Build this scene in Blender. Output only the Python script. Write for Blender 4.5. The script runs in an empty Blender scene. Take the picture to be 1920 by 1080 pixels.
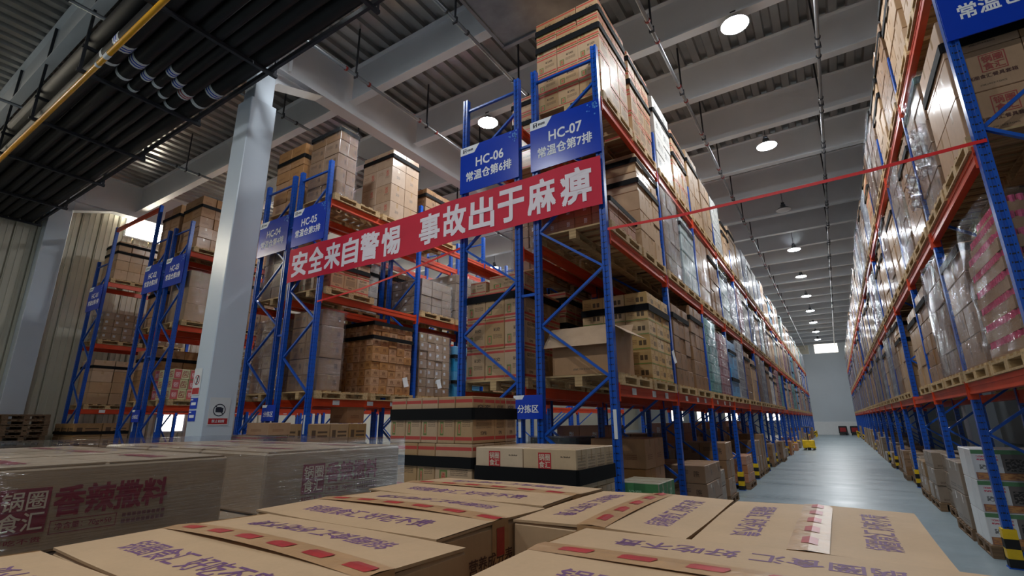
import bpy, math, random
from mathutils import Matrix, Vector
R = random.Random(7)
SC = bpy.context.scene
COL = SC.collection

# ------------------------------------------------------------------ camera
def set_camera():
    f, yaw, pitch, roll = 916.69, math.radians(32.736), math.radians(15.1275), math.radians(-0.3823)
    F = Vector((-math.sin(yaw) * math.cos(pitch), math.cos(yaw) * math.cos(pitch), math.sin(pitch)))
    Rt = Vector((math.cos(yaw), math.sin(yaw), 0))
    U = Rt.cross(F)
    R2 = Rt * math.cos(roll) + U * math.sin(roll)
    U2 = -Rt * math.sin(roll) + U * math.cos(roll)
    cd = bpy.data.cameras.new('camera')
    cd.sensor_width = 36.0
    cd.lens = 36.0 * f / 1920.0
    cd.clip_start = 0.02
    cd.clip_end = 300
    co = bpy.data.objects.new('camera', cd)
    m = Matrix((R2, U2, -F)).transposed().to_4x4()
    m.translation = (0, 0, 1.6)
    co.matrix_world = m
    COL.objects.link(co)
    SC.camera = co
set_camera()

# ------------------------------------------------------------------ world, exposure
W = bpy.data.worlds.new('world')
SC.world = W
W.use_nodes = True
W.node_tree.nodes['Background'].inputs[0].default_value = (0.86, 0.93, 1.0, 1)
W.node_tree.nodes['Background'].inputs[1].default_value = 0.15
SC.view_settings.view_transform = 'Standard'
SC.view_settings.look = 'None'
SC.view_settings.gamma = 1.0
SC.view_settings.use_curve_mapping = False
SC.view_settings.exposure = 0.42
LAMP_POWER = 230.0
WINDOW_POWER = 20.0
SC.cycles.max_bounces = 7
SC.cycles.transparent_max_bounces = 10

# ------------------------------------------------------------------ materials
MATS = {}
def srgb(r, g, b):
    def c(x):
        x /= 255.0
        return x / 12.92 if x <= 0.04045 else ((x + 0.055) / 1.055) ** 2.4
    return (c(r), c(g), c(b), 1.0)

class NT:
    def __init__(s, name):
        s.m = bpy.data.materials.new(name)
        s.m.use_nodes = True
        s.t = s.m.node_tree
        s.b = s.t.nodes['Principled BSDF']
        s.out = s.t.nodes['Material Output']
        s.t.links.clear()
        s.t.links.new(s.b.outputs[0], s.out.inputs[0])
    def n(s, typ, **kw):
        nd = s.t.nodes.new(typ)
        for k, v in kw.items():
            setattr(nd, k, v)
        return nd
    def link(s, a, b):
        s.t.links.new(a, b)
    def setin(s, sock, v):
        if hasattr(v, 'is_output') or isinstance(v, bpy.types.NodeSocket):
            s.t.links.new(v, sock)
        else:
            sock.default_value = v
    def math(s, op, a, b=0.0, c=None):
        nd = s.n('ShaderNodeMath', operation=op)
        s.setin(nd.inputs[0], a)
        s.setin(nd.inputs[1], b)
        if c is not None:
            s.setin(nd.inputs[2], c)
        return nd.outputs[0]
    def mix(s, fac, a, b, blend='MIX'):
        nd = s.n('ShaderNodeMix', data_type='RGBA', blend_type=blend)
        s.setin(nd.inputs[0], fac)
        s.setin(nd.inputs[6], a)
        s.setin(nd.inputs[7], b)
        return nd.outputs[2]
    def noise(s, vec, scale, detail=3.0, rough=0.55):
        nd = s.n('ShaderNodeTexNoise')
        if vec is not None:
            s.link(vec, nd.inputs['Vector'])
        nd.inputs['Scale'].default_value = scale
        nd.inputs['Detail'].default_value = detail
        nd.inputs['Roughness'].default_value = rough
        return nd.outputs['Fac']
    def coord(s, which='Object'):
        return s.n('ShaderNodeTexCoord').outputs[which]
    def mapping(s, vec, scale):
        nd = s.n('ShaderNodeMapping')
        s.link(vec, nd.inputs[0])
        nd.inputs['Scale'].default_value = scale
        return nd.outputs[0]
    def bump(s, h, strength=0.3, dist=0.01):
        nd = s.n('ShaderNodeBump')
        nd.inputs['Strength'].default_value = strength
        nd.inputs['Distance'].default_value = dist
        s.link(h, nd.inputs['Height'])
        s.link(nd.outputs[0], s.b.inputs['Normal'])
        return nd
    def rng(s, v, a, b, c=0.0, d=1.0):
        nd = s.n('ShaderNodeMapRange')
        s.setin(nd.inputs[0], v)
        nd.inputs[1].default_value = a
        nd.inputs[2].default_value = b
        nd.inputs[3].default_value = c
        nd.inputs[4].default_value = d
        return nd.outputs[0]
    def rect(s, u, v, r):
        a = s.math('GREATER_THAN', u, r[0]); b = s.math('LESS_THAN', u, r[1])
        c = s.math('GREATER_THAN', v, r[2]); d = s.math('LESS_THAN', v, r[3])
        return s.math('MULTIPLY', s.math('MULTIPLY', a, b), s.math('MULTIPLY', c, d))

def simple(name, col, rough=0.5, metal=0.0, var=0.10, scale=6.0, bump=0.0, spec=None):
    t = NT(name)
    co = t.coord('Object')
    n = t.noise(co, scale, 4.0)
    f = t.rng(n, 0.3, 0.7, 1 - var, 1 + var)
    mul = t.n('ShaderNodeMix', data_type='RGBA', blend_type='MULTIPLY')
    mul.inputs[0].default_value = 1.0
    mul.inputs[6].default_value = col
    cb = t.n('ShaderNodeCombineColor')
    for i in range(3):
        t.link(f, cb.inputs[i])
    t.link(cb.outputs[0], mul.inputs[7])
    t.link(mul.outputs[2], t.b.inputs['Base Color'])
    t.b.inputs['Roughness'].default_value = rough
    t.b.inputs['Metallic'].default_value = metal
    if spec is not None:
        t.b.inputs['Specular IOR Level'].default_value = spec
    if bump:
        t.bump(n, bump, 0.01)
    MATS[name] = t.m
    return t

def emit(name, col, strength):
    t = NT(name)
    t.b.inputs['Base Color'].default_value = col
    t.b.inputs['Emission Color'].default_value = col
    t.b.inputs['Emission Strength'].default_value = strength
    MATS[name] = t.m

def cardboard(name, base, prints=(), tape=(0.42, 0.27, 0.13, 1), rough=0.62, var=0.10, tape_on=True, spec=0.35, coat=0.25):
    """box faces: long sides u 0-1, ends u 1-2, top v 2-3"""
    t = NT(name)
    uv = t.n('ShaderNodeUVMap').outputs[0]
    sep = t.n('ShaderNodeSeparateXYZ')
    t.link(uv, sep.inputs[0])
    u, v = sep.outputs[0], sep.outputs[1]
    obj = t.coord('Object')
    geo = t.n('ShaderNodeNewGeometry').outputs['Random Per Island']
    oi = t.n('ShaderNodeObjectInfo').outputs['Random']
    rnd = t.math('FRACT', t.math('ADD', geo, oi))
    n1 = t.noise(obj, 9.0, 5.0)
    n2 = t.noise(t.mapping(obj, (120, 120, 4)), 1.0, 2.0)
    val = t.math('ADD', t.rng(rnd, 0, 1, 1 - var, 1 + var), t.rng(n1, 0.25, 0.75, -0.07, 0.07))
    val = t.math('ADD', val, t.rng(n2, 0.2, 0.8, -0.03, 0.03))
    hsv = t.n('ShaderNodeHueSaturation')
    hsv.inputs['Color'].default_value = base
    t.link(val, hsv.inputs['Value'])
    t.link(t.rng(rnd, 0, 1, 1.0 + var, 1.0 - 1.5 * var), hsv.inputs['Saturation'])
    c = hsv.outputs[0]
    fu = t.math('FRACT', u)
    side = t.math('LESS_THAN', v, 1.5)
    for p in prints:
        kind, r, col = p[0], p[1], p[2]
        which = p[3] if len(p) > 3 else None
        m = t.rect(fu, v, r)
        if which == 'side':
            m = t.math('MULTIPLY', m, t.math('LESS_THAN', u, 1.0))
        elif which == 'end':
            m = t.math('MULTIPLY', m, t.math('GREATER_THAN', u, 1.0))
        if kind == 'text':
            rows = p[4] if len(p) > 4 else 8
            sc = rows / max(r[3] - r[2], 0.01)
            fr = t.math('FRACT', t.math('MULTIPLY', v, sc))
            line = t.math('GREATER_THAN', fr, 0.42)
            cb = t.n('ShaderNodeCombineXYZ')
            t.link(t.math('MULTIPLY', fu, 70.0), cb.inputs[0])
            t.link(t.math('MULTIPLY', v, sc * 3.2), cb.inputs[1])
            nz = t.math('GREATER_THAN', t.noise(cb.outputs[0], 1.0, 1.0), 0.46)
            m = t.math('MULTIPLY', m, t.math('MULTIPLY', line, nz))
        elif kind == 'frame':
            th = p[4] if len(p) > 4 else 0.015
            inner = t.rect(fu, v, (r[0] + th, r[1] - th, r[2] + th, r[3] - th))
            m = t.math('MULTIPLY', m, t.math('SUBTRACT', 1.0, inner))
        elif kind == 'logo':
            cb = t.n('ShaderNodeCombineXYZ')
            t.link(t.math('MULTIPLY', fu, 30.0 / max(r[1] - r[0], .01) * 0.2), cb.inputs[0])
            t.link(t.math('MULTIPLY', v, 30.0 / max(r[3] - r[2], .01) * 0.2), cb.inputs[1])
            nz = t.math('GREATER_THAN', t.noise(cb.outputs[0], 1.0, 1.0), 0.47)
            m = t.math('MULTIPLY', m, nz)
        m = t.math('MULTIPLY', m, 0.88)
        c = t.mix(m, c, col)
    rg = rough
    if tape_on:
        tm = t.rect(fu, v, (-1, 2, 2.44, 2.56))
        tm2 = t.math('MULTIPLY', t.rect(fu, v, (0.44, 0.56, 0.72, 1.01)), t.math('GREATER_THAN', u, 1.0))
        tm = t.math('MAXIMUM', tm, tm2)
        c = t.mix(t.math('MULTIPLY', tm, 0.55), c, tape)
        rg = t.rng(tm, 0, 1, rough, 0.22)
    t.link(c, t.b.inputs['Base Color'])
    t.setin(t.b.inputs['Roughness'], rg)
    t.b.inputs['Specular IOR Level'].default_value = spec
    t.b.inputs['Coat Weight'].default_value = coat
    t.b.inputs['Coat Roughness'].default_value = 0.2
    t.bump(n1, 0.12, 0.02)
    MATS[name] = t.m

def film_mat(name, tint, amount, rough=0.14, sc1=(5, 5, 16), sc2=(16, 16, 5)):
    t = NT(name)
    tr = t.n('ShaderNodeBsdfTransparent')
    tr.inputs[0].default_value = tint
    gl = t.n('ShaderNodeBsdfGlossy')
    gl.inputs['Color'].default_value = (0.9, 0.93, 0.97, 1)
    gl.inputs['Roughness'].default_value = rough
    co = t.coord('Object')
    h1 = t.noise(t.mapping(co, sc1), 1.0, 4.0, 0.65)
    h2 = t.noise(t.mapping(co, sc2), 1.0, 3.0, 0.6)
    h = t.math('ADD', h1, t.math('MULTIPLY', h2, 0.7))
    bp = t.n('ShaderNodeBump')
    bp.inputs['Strength'].default_value = 0.9
    bp.inputs['Distance'].default_value = 0.05
    t.link(h, bp.inputs['Height'])
    t.link(bp.outputs[0], gl.inputs['Normal'])
    mx = t.n('ShaderNodeMixShader')
    lw = t.n('ShaderNodeLayerWeight')
    lw.inputs[0].default_value = 0.35
    t.link(bp.outputs[0], lw.inputs['Normal'])
    fac = t.math('ADD', t.math('MULTIPLY', lw.outputs['Facing'], amount), t.rng(h1, 0.45, 0.8, amount * 0.25, amount * 0.9))
    t.link(fac, mx.inputs[0])
    t.link(tr.outputs[0], mx.inputs[1])
    t.link(gl.outputs[0], mx.inputs[2])
    t.link(mx.outputs[0], t.out.inputs[0])
    MATS[name] = t.m

def post_paint(name, col):
    """powder coat with two rows of dark punched slots"""
    t = NT(name)
    co = t.coord('Object')
    sep = t.n('ShaderNodeSeparateXYZ')
    t.link(co, sep.inputs[0])
    z = t.math('FRACT', t.math('MULTIPLY', sep.outputs[2], 1 / 0.075))
    row = t.math('MULTIPLY', t.math('GREATER_THAN', z, 0.4), t.math('LESS_THAN', z, 0.6))
    ax = t.math('ABSOLUTE', sep.outputs[0])
    ay = t.math('ABSOLUTE', sep.outputs[1])
    cx = t.math('MULTIPLY', t.math('GREATER_THAN', ax, 0.019), t.math('LESS_THAN', ax, 0.029))
    cy = t.math('MULTIPLY', t.math('GREATER_THAN', ay, 0.019), t.math('LESS_THAN', ay, 0.029))
    m = t.math('MULTIPLY', row, t.math('MAXIMUM', cx, cy))
    n = t.noise(co, 3.0, 4.0)
    c = t.mix(t.rng(n, 0.35, 0.7, 0, 0.25), col, (col[0] * .6, col[1] * .6, col[2] * .7, 1))
    c = t.mix(m, c, (0.012, 0.015, 0.03, 1))
    t.link(c, t.b.inputs['Base Color'])
    t.b.inputs['Roughness'].default_value = 0.3
    MATS[name] = t.m

def floor_mat():
    t = NT('floor_epoxy')
    co = t.coord('Object')
    n1 = t.noise(co, 0.22, 5.0, 0.6)
    n2 = t.noise(t.mapping(co, (0.35, 1.6, 1)), 1.0, 7.0, 0.6)
    n3 = t.noise(t.mapping(co, (6.0, 0.8, 1)), 1.0, 5.0)
    c = t.mix(t.rng(n1, 0.3, 0.7, 0, 1), srgb(120, 138, 146), srgb(142, 158, 164))
    c = t.mix(t.rng(n2, 0.35, 0.75, 0, 0.4), c, srgb(98, 114, 124))
    c = t.mix(t.rng(n3, 0.5, 0.8, 0, 0.16), c, srgb(172, 182, 184))
    t.link(c, t.b.inputs['Base Color'])
    t.link(t.rng(n2, 0.3, 0.75, 0.26, 0.46), t.b.inputs['Roughness'])
    t.bump(n2, 0.12, 0.03)
    MATS['floor_epoxy'] = t.m

def wood_mat(name, a, b):
    t = NT(name)
    co = t.coord('Object')
    oi = t.n('ShaderNodeObjectInfo').outputs['Random']
    geo = t.n('ShaderNodeNewGeometry').outputs['Random Per Island']
    rnd = t.math('FRACT', t.math('ADD', geo, oi))
    n = t.noise(t.mapping(co, (3, 30, 30)), 1.0, 4.0)
    c = t.mix(t.rng(n, 0.3, 0.7, 0, 1), a, b)
    hsv = t.n('ShaderNodeHueSaturation')
    t.link(c, hsv.inputs['Color'])
    t.link(t.rng(rnd, 0, 1, 0.78, 1.15), hsv.inputs['Value'])
    t.link(hsv.outputs[0], t.b.inputs['Base Color'])
    t.b.inputs['Roughness'].default_value = 0.75
    t.bump(n, 0.2, 0.005)
    MATS[name] = t.m

KRAFT = srgb(184, 150, 114)
PURPLE = srgb(116, 74, 118)
MAROON = srgb(138, 36, 60)
DARKINK = srgb(70, 52, 40)
RED = srgb(186, 40, 44)
post_paint('blue_post', srgb(14, 82, 182))
simple('blue_brace', srgb(16, 84, 184), 0.3, 0, 0.1)
simple('orange_beam', srgb(206, 66, 26), 0.38, 0, 0.12, 3.0)
simple('yellow_guard', srgb(226, 186, 20), 0.45, 0, 0.2)
simple('black_rubber', srgb(14, 14, 15), 0.7, 0, 0.1)
simple('strap_black', srgb(13, 13, 15), 0.75, 0, 0.1, spec=0.2)
simple('galvanised', srgb(150, 152, 156), 0.35, 0.75, 0.2, 2.5)
simple('deck_metal', srgb(168, 168, 166), 0.28, 0.7, 0.25, 0.8)
simple('steel_white', srgb(226, 230, 234), 0.5, 0, 0.05, 1.0)
simple('column_paint', srgb(212, 222, 232), 0.32, 0, 0.02, 1.0)
simple('wall_paint', srgb(196, 204, 210), 0.55, 0, 0.03, 0.5)
simple('wall_panel_cream', srgb(206, 200, 182), 0.42, 0, 0.05, 0.7)
simple('pipe_black', srgb(13, 12, 13), 0.62, 0, 0.3, 4.0)
simple('pipe_yellow', srgb(232, 164, 24), 0.35, 0, 0.1)
simple('hanger_dark', srgb(52, 54, 60), 0.5, 0.3, 0.1)
simple('pipe_red', srgb(120, 30, 26), 0.5, 0, 0.1)
simple('sign_blue', srgb(14, 62, 190), 0.22, 0, 0.02)
simple('sign_blue_light', srgb(92, 160, 232), 0.3, 0, 0.02)
simple('white_ink', srgb(244, 246, 250), 0.5, 0, 0.02)
simple('dark_ink', srgb(40, 44, 60), 0.6, 0, 0.02)
simple('banner_red', srgb(214, 16, 56), 0.62, 0, 0.05, 3.0, 0.1)
simple('banner_text', srgb(248, 236, 242), 0.6, 0, 0.02)
simple('tape_red', srgb(230, 34, 34), 0.4, 0, 0.05)
simple('purple_ink', PURPLE, 0.6, 0, 0.12, 60)
simple('maroon_ink', MAROON, 0.6, 0, 0.08, 40)
simple('maroon_faded', srgb(128, 84, 84), 0.6, 0, 0.3, 400)
simple('red_ink', RED, 0.6, 0, 0.08, 40)
simple('red_faded2', srgb(178, 50, 48), 0.4, 0, 0.25, 30)
simple('red_faded', srgb(160, 70, 62), 0.6, 0, 0.1, 40)
simple('brown_ink', srgb(86, 52, 44), 0.6, 0, 0.08, 40)
simple('kraft_light', srgb(222, 206, 184), 0.6, 0, 0.03)
simple('paper_white', srgb(226, 228, 228), 0.6, 0, 0.03)
simple('lamp_shell', srgb(120, 122, 126), 0.35, 0.7, 0.05)
simple('can_pink', srgb(208, 84, 120), 0.3, 0.2, 0.3, 30)
simple('tray_brown', srgb(150, 116, 84), 0.7, 0, 0.1)
simple('equipment_black', srgb(26, 26, 28), 0.4, 0, 0.1)
simple('red_shell', srgb(150, 26, 30), 0.4, 0, 0.1)
emit('lamp_glow', (0.93, 0.97, 1.0, 1), LAMP_POWER)
emit('window_glow', (1.0, 0.91, 0.74, 1), WINDOW_POWER)
emit('window_dim', (1.0, 0.93, 0.80, 1), WINDOW_POWER * .12)
floor_mat()
wood_mat('pallet_wood', srgb(206, 176, 128), srgb(168, 134, 90))
wood_mat('pallet_old', srgb(138, 110, 80), srgb(104, 80, 58))
film_mat('film_clear', (0.93, 0.94, 0.95, 1), 0.13, 0.1)
film_mat('film_heavy', (0.82, 0.83, 0.85, 1), 0.24, 0.09)
film_mat('film_streak', (0.92, 0.93, 0.95, 1), 0.2, 0.1, (1.6, 1.6, 48), (3, 3, 22))
# cartons of the various stacks
cardboard('carton_plain', KRAFT)
cardboard('carton_dull', srgb(140, 106, 76), [('text', (.12, .55, .5, .75), DARKINK, 'side', 3), ('logo', (.7, .85, .35, .7), DARKINK)])
cardboard('carton_orange', srgb(172, 126, 84), [('text', (.2, .7, .3, .5), srgb(120, 70, 40), None, 3)])
cardboard('carton_redstripe', srgb(182, 147, 108), [
    ('solid', (-1, 2, .055, .13), RED), ('solid', (-1, 2, .875, .95), RED),
    ('text', (.14, .86, .3, .66), DARKINK, 'end', 12), ('logo', (.2, .8, .72, .83), DARKINK, 'end'), ('logo', (.35, .65, .17, .25), DARKINK, 'end'),
    ('solid', (.12, .34, .16, .46), srgb(84, 112, 46), 'side'), ('solid', (.16, .3, .2, .42), srgb(182, 147, 108), 'side'), ('logo', (.18, .28, .22, .4), RED, 'side'),
    ('text', (.42, .9, .35, .5), DARKINK, 'side', 4), ('logo', (.45, .8, .6, .72), DARKINK, 'side')])
cardboard('carton_greenline', srgb(206, 168, 112), [
    ('solid', (-1, 2, .02, .09), srgb(86, 128, 52)), ('solid', (.52, .66, .3, .65), srgb(62, 44, 30)), ('solid', (.71, .85, .3, .65), srgb(62, 44, 30)),
    ('text', (.08, .42, .35, .7), srgb(130, 84, 44), None, 3), ('solid', (.02, .98, .95, .965), srgb(150, 100, 50))])
cardboard('carton_small', srgb(186, 136, 88), [('logo', (.3, .7, .35, .75), srgb(110, 66, 36)), ('text', (.1, .9, .15, .3), srgb(120, 80, 50), None, 2)])
cardboard('carton_logo', srgb(200, 172, 138), [('text', (.72, .9, .78, .84), DARKINK, 'side', 1), ('text', (.1, .9, .45, .85), srgb(120, 100, 80), 'end', 5), ('text', (.1, .75, .06, .16), DARKINK, 'side', 1)])
cardboard('carton_whitelogo', srgb(172, 144, 118), [('logo', (.62, .8, .5, .85), srgb(176, 70, 60), 'side'), ('text', (.56, .86, .38, .46), DARKINK, 'side', 1), ('text', (.1, .4, .6, .8), srgb(150, 120, 100), 'side', 2), ('logo', (.36, .6, .4, .55), srgb(120, 110, 100), 'end')])
cardboard('carton_biglogo', srgb(180, 142, 106), [('text', (.35, .7, .1, .17), srgb(110, 90, 70), 'side', 1)], tape_on=True)
cardboard('carton_redbrown', srgb(172, 118, 86), [('logo', (.55, .75, .4, .8), srgb(225, 225, 225), 'side'), ('solid', (-1, 2, .48, .5), srgb(120, 60, 40))])
cardboard('carton_white', srgb(206, 204, 198), [('logo', (.2, .5, .35, .75), srgb(120, 120, 120)), ('text', (.55, .9, .3, .7), srgb(140, 140, 140), None, 4)], tape_on=False)
cardboard('carton_grey', srgb(140, 122, 104), [('solid', (.3, .55, .35, .65), srgb(214, 214, 214), 'side'), ('text', (.1, .9, .1, .25), DARKINK, None, 2)])
cardboard('crate_blue', srgb(70, 150, 198), [('logo', (.2, .8, .3, .7), srgb(40, 100, 150))], tape_on=False, rough=0.4)
cardboard('carton_teal', srgb(120, 190, 184), [('solid', (-1, 2, .0, .16), srgb(40, 130, 130)), ('logo', (.15, .85, .3, .9), srgb(70, 150, 150))], tape_on=False)
cardboard('carton_pink', srgb(200, 160, 164), [('solid', (-1, 2, .0, .2), srgb(150, 50, 70)), ('logo', (.15, .85, .3, .9), srgb(150, 80, 90))], tape_on=False)
cardboard('carton_greygreen', srgb(176, 190, 186), [('solid', (-1, 2, .0, .1), srgb(90, 120, 118)), ('text', (.1, .9, .3, .8), srgb(110, 130, 128), None, 5)])
cardboard('carton_silver', srgb(190, 192, 196), [('logo', (.1, .9, .2, .8), srgb(120, 124, 132))], tape_on=False)
cardboard('carton_apple', srgb(206, 200, 150), [('solid', (.0, .5, .0, 1), srgb(196, 60, 84)), ('logo', (.55, .95, .15, .85), srgb(150, 50, 60)), ('logo', (.1, .4, .2, .7), srgb(230, 200, 200))], tape_on=False)
cardboard('carton_tag', srgb(152, 122, 88), [('solid', (.15, .42, .45, .8), srgb(222, 222, 220)), ('text', (.17, .4, .5, .76), srgb(140, 140, 140), None, 3)])
cardboard('carton_darkprint', srgb(160, 124, 84), [('solid', (.1, .3, .3, .7), srgb(66, 48, 34)), ('solid', (.4, .9, .35, .45), srgb(66, 48, 34)), ('solid', (.4, .9, .55, .65), srgb(66, 48, 34))])
cardboard('carton_food', srgb(222, 222, 222), [
    ('solid', (-1, 2, .86, 1.01), srgb(46, 120, 52), 'side'), ('solid', (.5, 1.0, .05, .86), srgb(80, 66, 56), 'side'), ('solid', (.02, .98, .0, .24), srgb(150, 84, 48), 'side'), ('logo', (.05, .95, .02, .22), srgb(206, 150, 90), 'side'),
    ('text', (.08, .44, .6, .8), srgb(206, 44, 80), 'side', 2), ('logo', (.1, .42, .34, .5), srgb(90, 90, 90), 'side'), ('logo', (.55, .9, .3, .7), srgb(36, 32, 30), 'side')], tape_on=False, rough=0.3)
cardboard('carton_green', srgb(150, 142, 122), [('solid', (-1, 2, .35, 1.01), srgb(44, 120, 62)), ('logo', (.3, .6, .5, .8), srgb(150, 190, 150))])
cardboard('carton_foreground', srgb(202, 168, 130), [
    ('frame', (.18, .94, .08, .62), srgb(96, 54, 44), None, .01), ('solid', (.18, .94, .34, .35), srgb(96, 54, 44)),
    ('text', (.24, .6, .14, .26), srgb(96, 54, 44), None, 1)], tape_on=False, var=0.0, coat=0.0)
cardboard('carton_wrapped', srgb(172, 150, 124), tape_on=False, var=0.0)
t_ = simple('packing_tape', srgb(188, 146, 102), 0.38, 0, 0.15, 14.0, 0.5)

# ------------------------------------------------------------------ mesh helpers
class MB:
    def __init__(s):
        s.v = []; s.f = []; s.uv = []; s.mi = []
    def quad(s, pts, uv=None, mi=0):
        b = len(s.v)
        s.v += [tuple(p) for p in pts]
        s.f.append(tuple(range(b, b + len(pts))))
        s.uv.append(uv if uv else [(0, 0)] * len(pts))
        s.mi.append(mi)
    def box(s, x0, x1, y0, y1, z0, z1, mi=0):
        b = len(s.v)
        s.v += [(x0, y0, z0), (x1, y0, z0), (x1, y1, z0), (x0, y1, z0), (x0, y0, z1), (x1, y0, z1), (x1, y1, z1), (x0, y1, z1)]
        q = [((0, 1, 5, 4), ((0, 0), (1, 0), (1, 1), (0, 1))), ((2, 3, 7, 6), ((0, 0), (1, 0), (1, 1), (0, 1))),
             ((1, 2, 6, 5), ((1.001, 0), (1.999, 0), (1.999, 1), (1.001, 1))), ((3, 0, 4, 7), ((1.001, 0), (1.999, 0), (1.999, 1), (1.001, 1))),
             ((4, 5, 6, 7), ((0, 2), (1, 2), (1, 3), (0, 3))), ((3, 2, 1, 0), ((0, 2), (1, 2), (1, 3), (0, 3)))]
        for f, u in q:
            s.f.append(tuple(b + i for i in f)); s.uv.append(list(u)); s.mi.append(mi)
    def cbox(s, x0, x1, y0, y1, z0, z1, c=0.006, mi=0):
        """chamfered box, 44 triangles"""
        b = len(s.v)
        X = (x0, x1); Y = (y0, y1); Z = (z0, z1)
        idx = {}
        for i in (0, 1):
            for j in (0, 1):
                for k in (0, 1):
                    sx = c if i == 0 else -c; sy = c if j == 0 else -c; sz = c if k == 0 else -c
                    idx[i, j, k, 'x'] = len(s.v); s.v.append((X[i], Y[j] + sy, Z[k] + sz))
                    idx[i, j, k, 'y'] = len(s.v); s.v.append((X[i] + sx, Y[j], Z[k] + sz))
                    idx[i, j, k, 'z'] = len(s.v); s.v.append((X[i] + sx, Y[j] + sy, Z[k]))
        sq = [(0, 0), (1, 0), (1, 1), (0, 1)]
        def add(keys, uv):
            s.f.append(tuple(idx[k] for k in keys)); s.uv.append(uv); s.mi.append(mi)
        add([(0, 0, 0, 'y'), (1, 0, 0, 'y'), (1, 0, 1, 'y'), (0, 0, 1, 'y')], sq)
        add([(1, 1, 0, 'y'), (0, 1, 0, 'y'), (0, 1, 1, 'y'), (1, 1, 1, 'y')], sq)
        e = [(1.001, 0), (1.999, 0), (1.999, 1), (1.001, 1)]
        add([(1, 0, 0, 'x'), (1, 1, 0, 'x'), (1, 1, 1, 'x'), (1, 0, 1, 'x')], e)
        add([(0, 1, 0, 'x'), (0, 0, 0, 'x'), (0, 0, 1, 'x'), (0, 1, 1, 'x')], e)
        tp = [(0, 2), (1, 2), (1, 3), (0, 3)]
        add([(0, 0, 1, 'z'), (1, 0, 1, 'z'), (1, 1, 1, 'z'), (0, 1, 1, 'z')], tp)
        add([(0, 1, 0, 'z'), (1, 1, 0, 'z'), (1, 0, 0, 'z'), (0, 0, 0, 'z')], tp)
        nz = [(0.01, 1.7)] * 4
        for j in (0, 1):
            for k in (0, 1):
                a = [(0, j, k, 'y'), (1, j, k, 'y'), (1, j, k, 'z'), (0, j, k, 'z')]
                add(a if (j == 0) == (k == 1) else a[::-1], nz)
        for i in (0, 1):
            for k in (0, 1):
                a = [(i, 0, k, 'x'), (i, 1, k, 'x'), (i, 1, k, 'z'), (i, 0, k, 'z')]
                add(a if (i == 1) == (k == 1) else a[::-1], nz)
        for i in (0, 1):
            for j in (0, 1):
                a = [(i, j, 0, 'x'), (i, j, 0, 'y'), (i, j, 1, 'y'), (i, j, 1, 'x')]
                add(a if (i == 1) == (j == 1) else a[::-1], nz)
                for k in (0, 1):
                    a = [(i, j, k, 'x'), (i, j, k, 'y'), (i, j, k, 'z')]
                    add(a if ((i + j + k) % 2 == 1) else a[::-1], nz[:3])
    def bar(s, a, b, w, h, mi=0, up=(0, 0, 1)):
        """square bar from a to b"""
        a = Vector(a); b = Vector(b); d = (b - a).normalized()
        up = Vector(up)
        if abs(d.dot(up)) > 0.98:
            up = Vector((0, 1, 0))
        x = d.cross(up).normalized() * (w / 2); y = x.cross(d).normalized() * (h / 2)
        base = len(s.v)
        for p in (a, b):
            for (i, j) in ((-1, -1), (1, -1), (1, 1), (-1, 1)):
                s.v.append(tuple(p + x * i + y * j))
        for f in ((3, 2, 1, 0), (4, 5, 6, 7), (0, 1, 5, 4), (1, 2, 6, 5), (2, 3, 7, 6), (3, 0, 4, 7)):
            s.f.append(tuple(base + i for i in f)); s.uv.append([(0, 0)] * 4); s.mi.append(mi)
    def tube(s, pts, r, n=10, mi=0, caps=True):
        pts = [Vector(p) for p in pts]
        rings = []
        for i, p in enumerate(pts):
            d = (pts[min(i + 1, len(pts) - 1)] - pts[max(i - 1, 0)]).normalized()
            up = Vector((0, 0, 1)) if abs(d.z) < 0.95 else Vector((0, 1, 0))
            x = d.cross(up).normalized(); y = x.cross(d).normalized()
            rr = r[i] if isinstance(r, (list, tuple)) else r
            ring = []
            for k in range(n):
                a = 2 * math.pi * k / n
                ring.append(len(s.v)); s.v.append(tuple(p + x * math.cos(a) * rr + y * math.sin(a) * rr))
            rings.append(ring)
        for i in range(len(rings) - 1):
            for k in range(n):
                s.f.append((rings[i][k], rings[i][(k + 1) % n], rings[i + 1][(k + 1) % n], rings[i + 1][k])); s.uv.append([(0, 0)] * 4); s.mi.append(mi)
        if caps:
            s.f.append(tuple(rings[0][::-1])); s.uv.append([(0, 0)] * n); s.mi.append(mi)
            s.f.append(tuple(rings[-1])); s.uv.append([(0, 0)] * n); s.mi.append(mi)
    def lathe(s, prof, n=24, mi=0, axis='z'):
        rings = []
        for (r, z) in prof:
            ring = []
            for k in range(n):
                a = 2 * math.pi * k / n
                ring.append(len(s.v)); s.v.append((r * math.cos(a), r * math.sin(a), z))
            rings.append(ring)
        for i in range(len(rings) - 1):
            for k in range(n):
                s.f.append((rings[i][k], rings[i][(k + 1) % n], rings[i + 1][(k + 1) % n], rings[i + 1][k])); s.uv.append([(0, 0)] * 4); s.mi.append(mi)
    def extrude(s, prof, z0, z1, mi=0):
        """closed profile in xy, extruded along z"""
        n = len(prof); b = len(s.v)
        for z in (z0, z1):
            s.v += [(p[0], p[1], z) for p in prof]
        for i in range(n):
            j = (i + 1) % n
            s.f.append((b + i, b + j, b + n + j, b + n + i)); s.uv.append([(0, 0)] * 4); s.mi.append(mi)
        s.f.append(tuple(b + i for i in range(n))[::-1]); s.uv.append([(0, 0)] * n); s.mi.append(mi)
        s.f.append(tuple(b + n + i for i in range(n))); s.uv.append([(0, 0)] * n); s.mi.append(mi)
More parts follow.
